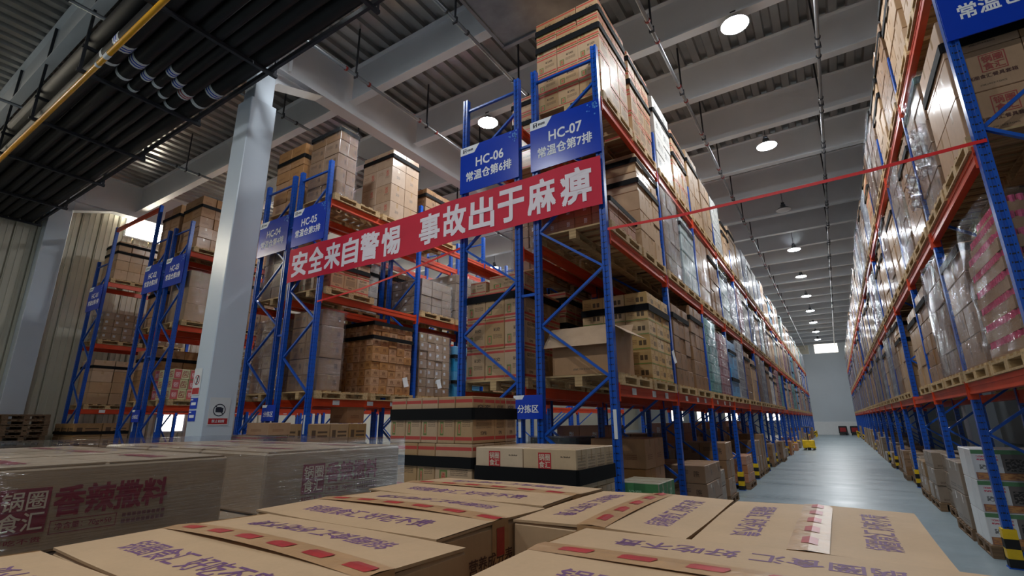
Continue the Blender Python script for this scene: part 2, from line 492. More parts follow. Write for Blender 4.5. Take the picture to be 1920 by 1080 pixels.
    def mesh(s, name, mats, smooth=False):
        me = bpy.data.meshes.new(name)
        me.from_pydata(s.v, [], s.f)
        if isinstance(mats, str):
            mats = [mats]
        for m in mats:
            me.materials.append(MATS[m])
        ul = me.uv_layers.new(name='UVMap')
        flat = [c for f in s.uv for p in f for c in p]
        ul.data.foreach_set('uv', flat)
        if len(mats) > 1:
            me.polygons.foreach_set('material_index', s.mi)
        if smooth:
            me.polygons.foreach_set('use_smooth', [True] * len(me.polygons))
        me.update()
        return me

def obj(name, mesh, parent=None, loc=(0, 0, 0), rot=(0, 0, 0), scale=None):
    o = bpy.data.objects.new(name, mesh)
    COL.objects.link(o)
    o.location = loc
    o.rotation_euler = rot
    if scale:
        o.scale = scale
    if parent:
        o.parent = parent
    return o
def tag(o, label, cat=None, group=None, kind=None):
    o['label'] = label
    if cat: o['category'] = cat
    if group: o['group'] = group
    if kind: o['kind'] = kind
    return o
def thing(name, label, cat, loc=(0, 0, 0), group=None, rz=0.0):
    o = bpy.data.objects.new(name, None)
    o.empty_display_size = 0.1
    COL.objects.link(o)
    o.location = loc
    o.rotation_euler = (0, 0, rz)
    return tag(o, label, cat, group)

ORD = ['zeroth', 'first', 'second', 'third', 'fourth', 'fifth', 'sixth', 'seventh', 'eighth', 'ninth', 'tenth', 'eleventh', 'twelfth', 'thirteenth', 'fourteenth', 'fifteenth', 'sixteenth', 'seventeenth', 'eighteenth', 'nineteenth', 'twentieth']
TENS = {2: 'twenty', 3: 'thirty', 4: 'forty'}
def ordw(n):
    if n <= 20: return ORD[n]
    if n % 10 == 0: return {30: 'thirtieth', 40: 'fortieth'}[n]
    return TENS[n // 10] + '-' + ORD[n % 10]

# ------------------------------------------------------------------ lettering
_T = {}
def text_mesh(body, mat, width=None, height=None, bold=0.02, key=None):
    k = (body, mat, width, height, bold)
    if k in _T: return _T[k]
    c = bpy.data.curves.new('lettering', 'FONT')
    c.body = body; c.size = 1; c.resolution_u = 2; c.space_line = 1.05
    o = bpy.data.objects.new('lettering_source', c)
    COL.objects.link(o)
    me = bpy.data.meshes.new_from_object(o)
    bpy.data.objects.remove(o); bpy.data.curves.remove(c)
    xs = [v.co.x for v in me.vertices]; ys = [v.co.y for v in me.vertices]
    cx, cy = (min(xs) + max(xs)) / 2, (min(ys) + max(ys)) / 2
    sx = width / (max(xs) - min(xs)) if width else None
    sy = height / (max(ys) - min(ys)) if height else None
    sx = sx or sy; sy = sy or sx
    for v in me.vertices:
        v.co = ((v.co.x - cx) * sx, (v.co.y - cy) * sy, 0)
    # heavier weight: overlay shifted copies of the strokes
    bx, bz = bold * (sx or 1), bold * (sy or 1)
    vs = [tuple(v.co) for v in me.vertices]; fs = [tuple(p.vertices) for p in me.polygons]
    V, Fc = [], []
    for q, (ox, oy) in enumerate([(0, 0), (-1, -1), (1, 1), (-1, 1), (1, -1)] if bold > .005 else [(0, 0)]):
        b0 = len(V)
        V += [(v[0] + ox * bx, v[1] + oy * bz, q * 2e-5) for v in vs]
        Fc += [tuple(b0 + i for i in f) for f in fs]
    bpy.data.meshes.remove(me)
    me = bpy.data.meshes.new('lettering')
    me.from_pydata(V, [], Fc)
    me.materials.append(MATS[mat])
    _T[k] = me
    return me
def frame_rot(xd, yd):
    xd = Vector(xd).normalized(); yd = Vector(yd).normalized(); n = xd.cross(yd)
    return Matrix((xd, yd, n)).transposed().to_euler()
FRONT = frame_rot((1, 0, 0), (0, 0, 1))        # faces -Y
AISLE = frame_rot((0, 1, 0), (0, 0, 1))        # faces +X
LEFTF = frame_rot((0, -1, 0), (0, 0, 1))       # faces -X
def letter(parent, body, mat, loc, rot, width=None, height=None, bold=0.02, name='lettering'):
    return obj(name, text_mesh(body, mat, width, height, bold), parent, loc, rot)
def plate(w, h, t=0.004):
    k = ('plate', w, h, t)
    m = MB(); m.box(-w / 2, w / 2, -h / 2, h / 2, -t, 0)
    return m

# ------------------------------------------------------------------ the building
DECK = 9.78
BEAM_BOT = 8.85
GIRDER_BOT = 8.6
YF = 60.0
XL, XR = -20.4, 9.0
Y0 = -9.0
def structure(name, me, label, parent=None):
    o = obj(name, me, parent)
    if parent is None:
        tag(o, label, None, None, 'structure')
    return o

m = MB(); m.box(XL - .3, XR, Y0, YF + .3, -0.2, 0)
structure('floor', m.mesh('floor', 'floor_epoxy'), 'grey-blue polished epoxy warehouse floor with scuffs')

# ribbed steel deck: ribs run along Y
m = MB(); per = 0.34; x = XL - .3; d = 0.085
prof = []
while x < XR:
    prof += [(x, DECK), (x + .15, DECK), (x + .18, DECK + d), (x + .31, DECK + d)]
    x += per
for a, b in zip(prof[:-1], prof[1:]):
    m.quad([(a[0], Y0, a[1]), (b[0], Y0, b[1]), (b[0], YF, b[1]), (a[0], YF, a[1])][::-1])
ceiling = structure('ceiling', m.mesh('ceiling', 'deck_metal'), 'ribbed metal roof deck over the warehouse')
m = MB(); m.box(XL - .3, XR, Y0, YF, DECK + .3, DECK + .4)
obj('roof_slab', m.mesh('roof_slab', 'steel_white'), ceiling)
# secondary beams along X
def ibeam_x(x0, x1, bot, top, fl=0.2, tf=0.018, tw=0.012):
    m = MB()
    m.box(x0, x1, -fl / 2, fl / 2, bot, bot + tf)
    m.box(x0, x1, -fl / 2, fl / 2, top - tf, top)
    m.box(x0, x1, -tw / 2, tw / 2, bot + tf, top - tf)
    return m
GX = (-20.0, -8.75, 2.55)
spans = [(XL, GX[1] - .16), (GX[1] + .16, GX[2] - .16), (GX[2] + .16, XR)]
span_mesh = [ibeam_x(a, b, BEAM_BOT, DECK - .005).mesh('roof_beam', 'steel_white') for a, b in spans]
yb = 6.4 - 2.17 * 5
while yb < YF - .5:
    for i, sm in enumerate(span_mesh):
        if i == 2 and yb > 30: continue
        obj('roof_beam', sm, ceiling, (0, yb, 0))
    yb += 2.17
# girders along Y with stiffeners
for gx in GX:
    m = MB()
    m.box(gx - .16, gx + .16, Y0, YF, GIRDER_BOT, GIRDER_BOT + .025)
    m.box(gx - .16, gx + .16, Y0, YF, DECK - .03, DECK - .004)
    m.box(gx - .009, gx + .009, Y0, YF, GIRDER_BOT + .02, DECK - .02)
    obj('roof_girder', m.mesh('roof_girder', 'steel_white'), ceiling)
    for yy in (4.35, 15.55, 26.75, 37.95):
        m = MB()
        for sx in (-1, 1):       # knee braces out to the beams
            m.bar((gx + sx * .1, yy + .5, GIRDER_BOT + .15), (gx + sx * 1.2, yy - .1, DECK - .15), .06, .06)
        for sgn in (-1, 1):      # haunch under the girder
            a = yy + sgn * .25; b = yy + sgn * 1.3
            m.quad([(gx - .16, a, GIRDER_BOT - .35), (gx + .16, a, GIRDER_BOT - .35), (gx + .16, b, GIRDER_BOT), (gx - .16, b, GIRDER_BOT)])
            m.quad([(gx - .006, a, GIRDER_BOT - .35), (gx - .006, b, GIRDER_BOT), (gx - .006, a, GIRDER_BOT)])
            m.quad([(gx + .006, a, GIRDER_BOT - .35), (gx + .006, b, GIRDER_BOT), (gx + .006, a, GIRDER_BOT)])
        obj('girder_haunch', m.mesh('girder_haunch', 'steel_white'), ceiling)

# columns
m = MB(); m.cbox(-.25, .25, -.25, .25, 0, 7.62, .012); m.cbox(-.19, .19, -.19, .19, 7.62, GIRDER_BOT, .01)
colm = m.mesh('column', 'column_paint')
for i, (cx, cy) in enumerate([(-8.75, 4.35), (2.72, 15.55), (2.72, 26.75)]):
    o = obj('column', colm, None, (cx, cy, 0))
    lab = ['tall white square column in front of the HC-04 sign carrying prohibition notices', 'white column between the right-hand racks, nearer one', 'white column between the right-hand racks, farther one', 'white column hidden among the racks behind the banner'][i]
    tag(o, lab, None, None, 'structure')
    if i == 0: main_col = o

# far wall
m = MB(); m.box(XL - .3, XR, YF, YF + .25, 0, DECK + .2)
wb = structure('wall_back', m.mesh('wall_back', 'wall_paint'), 'pale grey far end wall of the aisle')
m = MB(); m.box(-19, XR, YF - .06, YF, 0, 1.25)
structure('baseboard_back', m.mesh('baseboard_back', 'paper_white'), 'white kerb band along the foot of the far wall')
for i, (x0, x1, z0, z1) in enumerate([(-1.05, 0.98, 8.1, 9.3), (-4.3, -1.6, 8.1, 9.3)]):
    m = MB(); m.box(x0, x1, YF - .08, YF - .02, z0, z1)
    w = structure('window_%d' % (i + 1), m.mesh('window', 'window_dim' if i == 0 else 'wall_panel_cream'), ['bright window high on the far wall above the aisle', 'cream panel beside the bright far window'][i])
    m = MB()
    for a, b, c, dd in ((x0 - .06, x1 + .06, z1, z1 + .06), (x0 - .06, x1 + .06, z0 - .06, z0), (x0 - .06, x0, z0, z1), (x1, x1 + .06, z0, z1)):
        m.box(a, b, YF - .12, YF - .02, c, dd)
    obj('window_frame', m.mesh('window_frame', 'steel_white'), w)

for i, x0 in enumerate((-16.5, -13.5, -10.5, -6.5)):
    m = MB(); m.box(x0, x0 + 1.4, YF - .08, YF - .02, 1.4, 2.6)
    w = structure('window_%d' % (i + 20), m.mesh('window', 'window_dim'), 'small low window in the far wall glimpsed through the racks, %s from the left' % ordw(i + 1))
    m = MB()
    for a, b, c, dd in ((x0 - .06, x0 + 1.46, 2.6, 2.66), (x0 - .06, x0 + 1.46, 1.34, 1.4), (x0 - .06, x0, 1.4, 2.6), (x0 + 1.4, x0 + 1.46, 1.4, 2.6), (x0 + .67, x0 + .73, 1.4, 2.6)):
        m.box(a, b, YF - .12, YF - .02, c, dd)
    obj('window_frame', m.mesh('window_frame', 'steel_white'), w)

# left wall: sheet panels with standing ribs, pilaster, windows
m = MB(); m.box(XL - .25, XL - .08, Y0, YF, 0, DECK + .2)
wl = structure('wall_left', m.mesh('wall_left', 'wall_panel_cream'), 'cream metal sandwich-panel wall at far left with vertical ribs')
m = MB(); m.box(XL - .08, XL, 0.02, .48, 0.4, DECK - .2)
for k in range(3):
    m.box(XL, XL + .022, .05 + k * .15, .085 + k * .15, 0.4, DECK - .2)
pm = m.mesh('panel', 'wall_panel_cream')
yy = -2.0
while yy < 13:
    obj('panel', pm, wl, (0, yy, 0)); yy += 0.5
m = MB(); m.box(XL - .08, XL + .02, Y0, YF, 0, 0.4)
structure('baseboard_left', m.mesh('baseboard_left', 'wall_paint'), 'plain kerb at the foot of the left wall')
m = MB(); m.cbox(XL - .05, XL + .45, 4.1, 4.65, 0, DECK - .1, .01)
structure('trim_1', m.mesh('trim', 'column_paint'), 'white pilaster standing against the left wall')
wins = [(6.25, 7.4, 8.05, 9.0), (9.3, 12.5, 8.05, 9.0), (14, 17, 8.05, 9.0), (19, 22, 8.05, 9.0), (-3.5, -.5, 8.05, 9.0), (-7.5, -4.5, 8.05, 9.0), (24, 27, 8.05, 9.0), (8.3, 9.15, 1.3, 1.98)]  # panes at negative Y are unseen, added to warm and brighten the left side
for i, (a, b, c, e) in enumerate(wins):
    m = MB(); m.box(XL + .01, XL + .03, a, b, c, e)
    w = structure('window_%d' % (i + 3), m.mesh('window', 'window_glow' if c > 5 else 'window_dim'), ('bright high window in the left wall, %s along' if c > 5 else 'bright low opening in the left wall behind the racks, %s along') % ordw(i + 1))
    m = MB()
    for p, q, r, s in ((a - .05, b + .05, e, e + .05), (a - .05, b + .05, c - .05, c), (a - .05, a, c, e), (b, b + .05, c, e)):
        m.box(XL, XL + .06, p, q, r, s)
    obj('window_frame', m.mesh('window_frame', 'steel_white'), w)
m = MB(); m.bar((XL + .15, -2, 8.9 + .2), (XL + .15, 20, 8.9 + .2), .12, .16)
structure('trim_2', m.mesh('trim', 'steel_white'), 'white eaves rail running along the top of the left wall')
# right wall, mostly hidden behind the racks
m = MB(); m.box(XR, XR + .2, Y0, YF, 0, DECK + .2)
structure('wall_right', m.mesh('wall_right', 'wall_paint'), 'pale wall beyond the right-hand racks')

# ------------------------------------------------------------------ lamps
def lamp_meshes():
    m = MB(); m.lathe([(.06, .2), (.075, .2), (.085, .1), (.16, .07), (.245, .0), (.252, -.01), (.247, -.014), (.24, -.012)], 28)
    shell = m.mesh('housing', 'lamp_shell', True)
    m = MB(); m.lathe([(.0, -.05), (.12, -.044), (.2, -.028), (.243, -.008)], 28)
    lens = m.mesh('lens', 'lamp_glow')
    m = MB(); m.lathe([(.0, -.05), (.12, -.044), (.2, -.028), (.243, -.008)], 28)
    off = m.mesh('lens', 'paper_white')
    m = MB(); m.tube([(0, 0, .2), (0, 0, DECK - 8.7)], .009, 6); m.box(-.05, .05, -.05, .05, .2, .27)
    rod = m.mesh('suspension_rod', 'hanger_dark')
    return shell, lens, rod, off
LS, LL, LR, LO = lamp_meshes()
lamp_spots = []
for ax, aname in ((-0.55, 'the main aisle beside HC-07'), (-6.2, 'the aisle between HC-05 and HC-06')):
    for k in range(-2, 10):
        if ax < -3 and k > 5: continue
        lamp_spots.append((ax, 8.6 + 5 * k, aname, k))
for k in (0, 2, 3):
    lamp_spots.append((-12.9, 8.5 + 5 * k, 'the aisle between HC-03 and HC-04', k))
for i, (lx, ly, an, k) in enumerate(lamp_spots):
    o = thing('high_bay_lamp', '', 'lamp', (lx, ly, 8.7), 'round high bay lamps hung from the roof')
    dead = (abs(lx + .55) < .01 and k == 2)
    o['label'] = ('unlit round high bay lamp over %s, %s of its line' if dead else 'lit round high bay lamp over %s, %s of its line') % (an, ordw(k + 3))
    obj('housing', LS, o); obj('lens', LO if dead else LL, o); obj('suspension_rod', LR, o)

# ------------------------------------------------------------------ sprinkler pipes and duct
for j, (px, nm) in enumerate([(-1.86, 'left of the main aisle lamps'), (.73, 'right of the main aisle lamps'), (-4.78, 'above the HC-06 rack'), (-7.45, 'beside the roof girder over the HC-05 aisle'), (-10.02, 'behind the white column'), (-14.7, 'over the HC-02 and HC-03 racks')]):
    p = thing('sprinkler_pipe', 'thin grey sprinkler pipe under the roof, ' + nm, 'pipe', (px, 0, 8.6), 'sprinkler pipes')
    ylen = YF - .1 if px > -3 else 30
    m = MB(); m.tube([(0, -3, 0), (0, ylen, 0)], .035, 10)
    obj('pipe', m.mesh('pipe', 'galvanised', True), p)
    m = MB(); m.tube([(0, -.02, 0), (0, .02, 0)], .05, 12); cm = m.mesh('coupling', 'pipe_red' if j in (0, 3) else 'hanger_dark')
    m = MB(); m.bar((.0, 0, 0.04), (.0, 0, DECK - 8.6), .035, .02); m.box(-.05, .05, -.015, .015, -.06, .06); hm = m.mesh('hanger', 'hanger_dark')
    yy = 1.0
    while yy < min(ylen, 40):
        obj('coupling', cm, p, (0, yy, 0)); obj('coupling', cm, p, (0, yy + .6, 0)); obj('hanger', hm, p, (0, yy + .25, 0)); yy += 2.17
m = MB(); m.box(-4.47, -2.2, -4, 6.74, 8.72, 8.84); m.box(-4.5, -2.17, 6.70, 6.78, 8.68, 8.9); m.box(-4.5, -4.44, -4, 6.7, 8.69, 8.73)
tag(obj('air_duct', m.mesh('air_duct', 'galvanised')), 'flat galvanised air duct under the roof above the HC-06 rack', 'duct')

# ------------------------------------------------------------------ pipe rack of insulated pipes (runs along X)
pt = thing('pipe_tray', 'dark steel hanger tray carrying black insulated pipes below the roof', 'pipe tray', (0, 0, 0))
TZ = 7.6
xs = [-2.3, -4.95, -7.58, -10.28, -12.85, -15.2, -17.85, -20.1]
mcb = MB(); mcb.box(-.03, .03, 1.98, 4.02, TZ - .06, TZ); cbm = mcb.mesh('crossbar', 'hanger_dark')
mh = MB(); mh.bar((0, 2.02, TZ), (0, 2.02, DECK - .02), .045, .045); hg1 = mh.mesh('hanger', 'hanger_dark')
mh = MB(); mh.bar((0, 3.98, TZ), (0, 3.98, DECK - .02), .045, .045); hg2 = mh.mesh('hanger', 'hanger_dark')
mu = MB(); mu.box(-.025, .025, 1.98, 4.02, TZ + .44, TZ + .49); ubm = mu.mesh('upper_crossbar', 'hanger_dark')
for xx in xs:
    obj('crossbar', cbm, pt, (xx, 0, 0)); obj('hanger', hg1, pt, (xx, 0, 0)); obj('hanger', hg2, pt, (xx, 0, 0)); obj('upper_crossbar', ubm, pt, (xx, 0, 0))
m = MB(); m.bar((-20.2, 3.9, TZ + .04), (1, 3.9, TZ + .04), .05, .09); obj('rail', m.mesh('rail', 'hanger_dark'), pt)
m = MB(); m.bar((-20.2, 4.02, TZ + .46), (1, 4.02, TZ + .46), .05, .09); obj('rail', m.mesh('rail', 'hanger_dark'), pt)
pipes = [(2.25, .15, 'pipe_black', 0), (2.55, .13, 'pipe_black', 0), (2.79, .09, 'pipe_black', 0), (2.99, .09, 'pipe_black', 0), (3.19, .09, 'pipe_black', 0), (3.42, .12, 'pipe_black', 0), (3.71, .155, 'pipe_black', 0),
         (2.2, .17, 'pipe_black', .5), (2.56, .17, 'pipe_black', .5), (2.92, .17, 'pipe_black', .5), (3.28, .17, 'pipe_black', .5), (3.66, .17, 'pipe_black', .5)]
for i, (py, pr, pm_, dz) in enumerate(pipes):
    nm = '%s black insulated pipe from the yellow one in the %s layer' % (ordw(i + 1 if i < 7 else i - 6), 'lower' if i < 7 else 'upper')
    o = thing('insulated_pipe', nm, 'pipe', (0, py, TZ + dz + pr), 'black insulated pipes on the hanger tray')
    m = MB(); m.tube([(-20.3, 0, 0), (1.5, 0, 0)], pr, 14); obj('pipe', m.mesh('pipe', pm_, True), o)
    if dz == 0:
        for (sx, mat, w) in ((-9.2 - .25 * (i % 3), 'paper_white', .22), (-9.75 - .25 * (i % 3), 'paper_white', .09)):
            m = MB(); m.tube([(sx, 0, 0), (sx + w, 0, 0)], pr + .004, 14, caps=False); st = obj('sticker', m.mesh('sticker', mat, True), o)
            if w > .2 and pr > .08:
                m = MB()
                for q in (-.05, .02):
                    m.tube([(sx + .07 + q + .03, 0, 0), (sx + .07 + q + .06, 0, 0)], pr + .006, 14, caps=False)
                obj('mark', m.mesh('mark', 'sign_blue' if i != 5 else 'red_ink', True), st)
o = thing('gas_pipe', 'bright yellow pipe running along the underside of the black pipe tray', 'pipe', (0, 2.12, TZ - .105))
m = MB(); m.tube([(-20.3, 0, 0), (1.5, 0, 0)], .042, 12); obj('pipe', m.mesh('pipe', 'pipe_yellow', True), o)
for sx, w in ((-9.4, .16), (-9.75, .08)):
    m = MB(); m.tube([(sx, 0, 0), (sx + w, 0, 0)], .046, 12, caps=False); obj('sticker', m.mesh('sticker', 'paper_white', True), o)

# ------------------------------------------------------------------ pallet racks
D, BAY = 5.43, 2.56
LV = (1.99, 3.90, 5.81)
def post_mesh(h):
    w, dd, g = .042, .04, .012
    prof = [(-w, -dd), (-.013, -dd), (-.013, -dd + g), (.013, -dd + g), (.013, -dd), (w, -dd), (w, dd), (.013, dd), (.013, dd - g), (-.013, dd - g), (-.013, dd), (-w, dd)]
    m = MB(); m.extrude(prof, 0.012, h); m.box(-.075, .075, -.065, .065, 0, .012)
    return m.mesh('post', 'blue_post')
POST = {6.62: post_mesh(6.62), 7.6: post_mesh(7.6)}
def beam_mesh():
    m = MB(); L = BAY - .085
    m.box(-.028, .028, .0425, .0425 + L, -.13, 0)
    m.box(.028, .034, .045, .04 + L, -.128, -.1); m.box(.028, .034, .045, .04 + L, -.05, -.002)
    m.box(-.034, -.028, .045, .04 + L, -.128, -.1); m.box(-.034, -.028, .045, .04 + L, -.05, -.002)
    for y in (.0425, .0425 + L - .006):
        m.box(-.046, .046, y, y + .006, -.19, .02)
    return m.mesh('beam', 'orange_beam')
BEAM = beam_mesh()
def guard_mesh():
    m = MB()
    for k in range(4):
        m.box(-.062, .062, -.06, .06, .0 + k * .1, .1 + k * .1, k % 2)
    return m.mesh('foot_guard', ['black_rubber', 'yellow_guard'])
GUARD = guard_mesh()
m = MB(); m.box(-.02, .02, -.001, 0, -.16, .16); STICK = m.mesh('label_sticker', 'paper_white')
m = MB(); m.box(-.001, 0.001, -.075, .075, -.04, .04); BTAG = m.mesh('label_sticker', 'paper_white')
NODES = [('L', .12), ('R', .75), ('L', 1.41), ('R', 2.08), ('L', 2.76), ('R', 3.42), ('L', 4.05), ('R', 4.75), ('L', 5.42), ('R', 6.05)]
def brace_set(depth):
    out = []
    for (s0, z0), (s1, z1) in zip(NODES[:-1], NODES[1:]):
        xa = .035 if s0 == 'L' else depth - .035; xb = .035 if s1 == 'L' else depth - .035
        m = MB(); m.bar((xa, 0, z0), (xb, 0, z1), .03, .04, up=(0, 1, 0)); out.append(m.mesh('brace', 'blue_brace'))
    for z in (.12, 6.42):
        m = MB(); m.bar((.03, 0, z), (depth - .03, 0, z), .03, .04, up=(0, 1, 0)); out.append(m.mesh('brace', 'blue_brace'))
    return out
BR = {}
def rack(row, xl, xr, nb, label, guard_side=None, tall=None, skip_beams=()):
    depth = xr - xl
    key = round(depth, 3)
    if key not in BR: BR[key] = brace_set(depth)
    o = thing('pallet_rack', label, 'rack', (xl, D, 0), 'blue and orange pallet racks')
    for i in range(nb + 1):
        y = i * BAY
        for s, x in (('L', 0), ('R', depth)):
            h = 7.6 if (tall == s and i == 0) else 6.62
            obj('post', POST[h], o, (x, y, 0))
            if guard_side == s:
                obj('foot_guard', GUARD, o, (x, y, 0))
            if i < 8:
                for bz in ():
                    pass
        for bm in BR[key]:
            if i > 10 and bm is not BR[key][0] and R.random() < 0: continue
            obj('brace', bm, o, (0, y, 0))
        if i < nb:
            for li, z in enumerate(LV):
                for s, x in (('L', 0.0), ('R', depth)):
                    if (i, li, s) in skip_beams: continue
                    obj('beam', BEAM, o, (x + (.012 if s == 'R' else -.012), y, z))
                    if li == 0 and s == 'R' and i < 3 and row in (5, 7, 1):
                        for q in (.55, 1.35, 1.95):
                            st = obj('label_sticker', BTAG, o, (x + .012 + .0355, y + q, z - .06))
    if True:
        st = obj('label_sticker', STICK, o, (depth + .008, -.0425, 1.55))
    return o
ROWS = {1: (-19.35, -18.4), 2: (-15.4, -14.5), 3: (-14.17, -13.27), 4: (-9.86, -8.92), 5: (-8.66, -7.74), 6: (-4.34, -3.37), 7: (-3.07, -2.11), 8: (1.40, 2.36)}
NB = {1: 3, 2: 4, 3: 4, 4: 5, 5: 6, 6: 9, 7: 20, 8: 20}
DESC = {1: 'HC-01 rack against the left wall', 2: 'HC-02 rack, second from left', 3: 'HC-03 rack left of the white column', 4: 'HC-04 rack just right of the white column', 5: 'HC-05 rack at the left end of the red banner', 6: 'HC-06 rack in the middle', 7: 'HC-07 rack lining the left of the main aisle', 8: 'rack lining the right of the main aisle'}
for r_, (a, b) in ROWS.items():
    o = rack(r_, a, b, NB[r_], 'blue and orange pallet ' + DESC[r_].replace('HC', 'rack HC').replace(' rack', '', 1) if False else 'blue-posted pallet rack with orange beams, ' + DESC[r_],
             {7: 'R', 8: 'L'}.get(r_), {1: 'R', 2: 'L'}.get(r_))
    if r_ in (2, 4, 6):   # row spacers to the next rack
        gap = ROWS[r_ + 1][0] - b
        for zz in (.9, 3.2, 5.42):
            m = MB(); m.bar((b - a + .04, 0, zz), (b - a + gap - .04, 0, zz), .035, .045, up=(0, 1, 0)); obj('spacer', m.mesh('spacer', 'blue_brace'), o)
# overhead tie beam across the first aisle
m = MB(); m.bar((-18.4, D, 7.5), (-15.4, D, 7.5), .06, .12, up=(0, 0, 1))
tag(obj('tie_beam', m.mesh('tie_beam', 'orange_beam')), 'orange tie beam spanning the aisle between HC-01 and HC-02 tops', 'beam')

# ------------------------------------------------------------------ signs and banner
def row_sign(n, x0, x1, y=D - .062, z0=4.95, z1=5.73):
    w, h = x1 - x0, z1 - z0
    o = thing('row_sign', 'blue rack-end sign reading HC-0%d above row %d' % (n, n), 'sign', ((x0 + x1) / 2, y, (z0 + z1) / 2), 'blue row signs on the rack ends')
    m = MB(); m.box(-w / 2, w / 2, -.006, .006, -h / 2, h / 2); obj('panel', m.mesh('panel', 'sign_blue'), o)
    m = MB(); yy = -.0075
    m.quad([(-w / 2, yy, h / 2 - .13), (-w / 2 + .25 * w, yy, h / 2 - .13), (-w / 2 + .34 * w, yy, h / 2), (-w / 2, yy, h / 2)]); obj('logo_panel', m.mesh('logo_panel', 'white_ink'), o)
    m = MB()
    bx = -w / 2 + .05; bz = h / 2 - .1
    for (a, b, c, d_) in ((0, .015, 0, .07), (.05, .065, 0, .07), (0, .065, .03, .042), (0, .065, .062, .07), (.02, .03, .0, .03)):
        m.quad([(bx + a, -.009, bz + c), (bx + b, -.009, bz + c), (bx + b, -.009, bz + d_), (bx + a, -.009, bz + d_)])
    obj('emblem', m.mesh('emblem', 'dark_ink'), o)
    m = MB()
    for k in range(5):
        a = bx + .085 + k * .022
        m.quad([(a, -.009, bz + .015), (a + .016, -.009, bz + .015), (a + .016, -.009, bz + .05), (a, -.009, bz + .05)])
    obj('emblem', m.mesh('emblem', 'dark_ink'), o)
    rr = random.Random(n); m = MB()
    for k in range(22):
        s = rr.uniform(.008, .026); a = w / 2 - abs(rr.gauss(0, .07)) - .03; b = h / 2 - abs(rr.gauss(0, .07)) - .03
        m.quad([(a, -.008, b), (a + s, -.008, b), (a + s, -.008, b + s), (a, -.008, b + s)])
    obj('pixel_pattern', m.mesh('pixel_pattern', 'sign_blue_light'), o)
    letter(o, 'HC-%02d' % n, 'white_ink', (0.02, -.009, .08), FRONT, .47 * w, .15, .02)
    letter(o, '常温仓第%d排' % n, 'white_ink', (0, -.009, -.135), FRONT, .77 * w, .155, .022)
    return o
for n in range(1, 8):
    a, b = ROWS[n]
    row_sign(n, a - .05, b + .05)
row_sign(8, 1.36, 2.4)
def zone_sign(x, z, which, y=D - .07):
    o = thing('zone_sign', 'small blue sorting-area sign on the ' + which, 'sign', (x, y, z), 'small blue sorting-area signs')
    m = MB(); m.box(-.21, .21, -.004, .004, -.145, .145); obj('panel', m.mesh('panel', 'sign_blue'), o)
    m = MB(); m.quad([(-.21, -.006, .095), (-.08, -.006, .095), (-.05, -.006, .145), (-.21, -.006, .145)]); obj('logo_panel', m.mesh('logo_panel', 'white_ink'), o)
    letter(o, '分拣区', 'white_ink', (0, -.007, -.02), FRONT, .3, None, .014)
zone_sign(-3.22, 1.755, 'HC-06 and HC-07 rack posts')
zone_sign(-8.78, 1.755, 'HC-04 and HC-05 rack posts')
zone_sign(-14.35, 1.755, 'HC-02 and HC-03 rack posts')
# banner
o = thing('banner', 'long red safety banner with white characters across the rack ends', 'banner', (0, D - .085, 0))
bx0, bx1, bz0, bz1 = -8.64, -2.08, 4.20, 4.88
m = MB(); N = 160
def by(x, v):
    return .012 * math.sin(x * 3.1) + .007 * math.sin(x * 6.1 + v * .35)
for i in range(N):
    for j in range(4):
        p = []
        for (ii, jj) in ((i, j), (i + 1, j), (i + 1, j + 1), (i, j + 1)):
            xx = bx0 + (bx1 - bx0) * ii / N; zz = bz0 + (bz1 - bz0) * jj / 4
            sag = -.05 * math.sin(math.pi * min(1, max(0, (xx + 7.7) / 3.3)))
            p.append((xx, by(xx, jj), zz + sag * .8))
        m.quad(p)
obj('cloth', m.mesh('cloth', 'banner_red', True), o)
chars = '安全来自警惕 事故出于麻痹'
pos = [-8.3, -7.81, -7.33, -6.83, -6.33, -5.83, None, -4.97, -4.46, -3.96, -3.45, -2.95, -2.43]
for ch, px in zip(chars, pos):
    if px is None: continue
    sag = -.04 * math.sin(math.pi * min(1, max(0, (px + 7.7) / 3.3)))
    src = text_mesh(ch, 'banner_text', .42, .48, .028)
    vs = [(px + v.co.x, by(px + v.co.x, 2 + v.co.y / .17) - .006 - v.co.z, (bz0 + bz1) / 2 + sag + v.co.y) for v in src.vertices]
    bm_ = bpy.data.meshes.new('lettering'); bm_.from_pydata(vs, [], [tuple(p.vertices) for p in src.polygons]); bm_.materials.append(MATS['banner_text'])
    obj('lettering', bm_, o)
# red barrier tape across the aisles
def tape(pts, label):
    m = MB()
    for a, b in zip(pts[:-1], pts[1:]):
        m.bar(a, b, .004, .032)
    tag(obj('barrier_tape', m.mesh('barrier_tape', 'tape_red')), label, 'tape', 'red barrier tapes')
tape([(-2.05, D - .05, 3.87), (-1.2, D - .05, 3.84), (-.3, D - .05, 3.85), (.6, D - .05, 3.87), (1.36, D - .05, 3.91), (1.43, D - .05, 3.91)], 'red barrier tape stretched across the main aisle between the racks')
tape([(-7.7, D - .05, 3.72), (-6.5, D - .05, 3.78), (-5.4, D - .05, 3.92), (-4.38, D - .05, 4.08)], 'red barrier tape stretched between HC-05 and HC-06 below the banner')

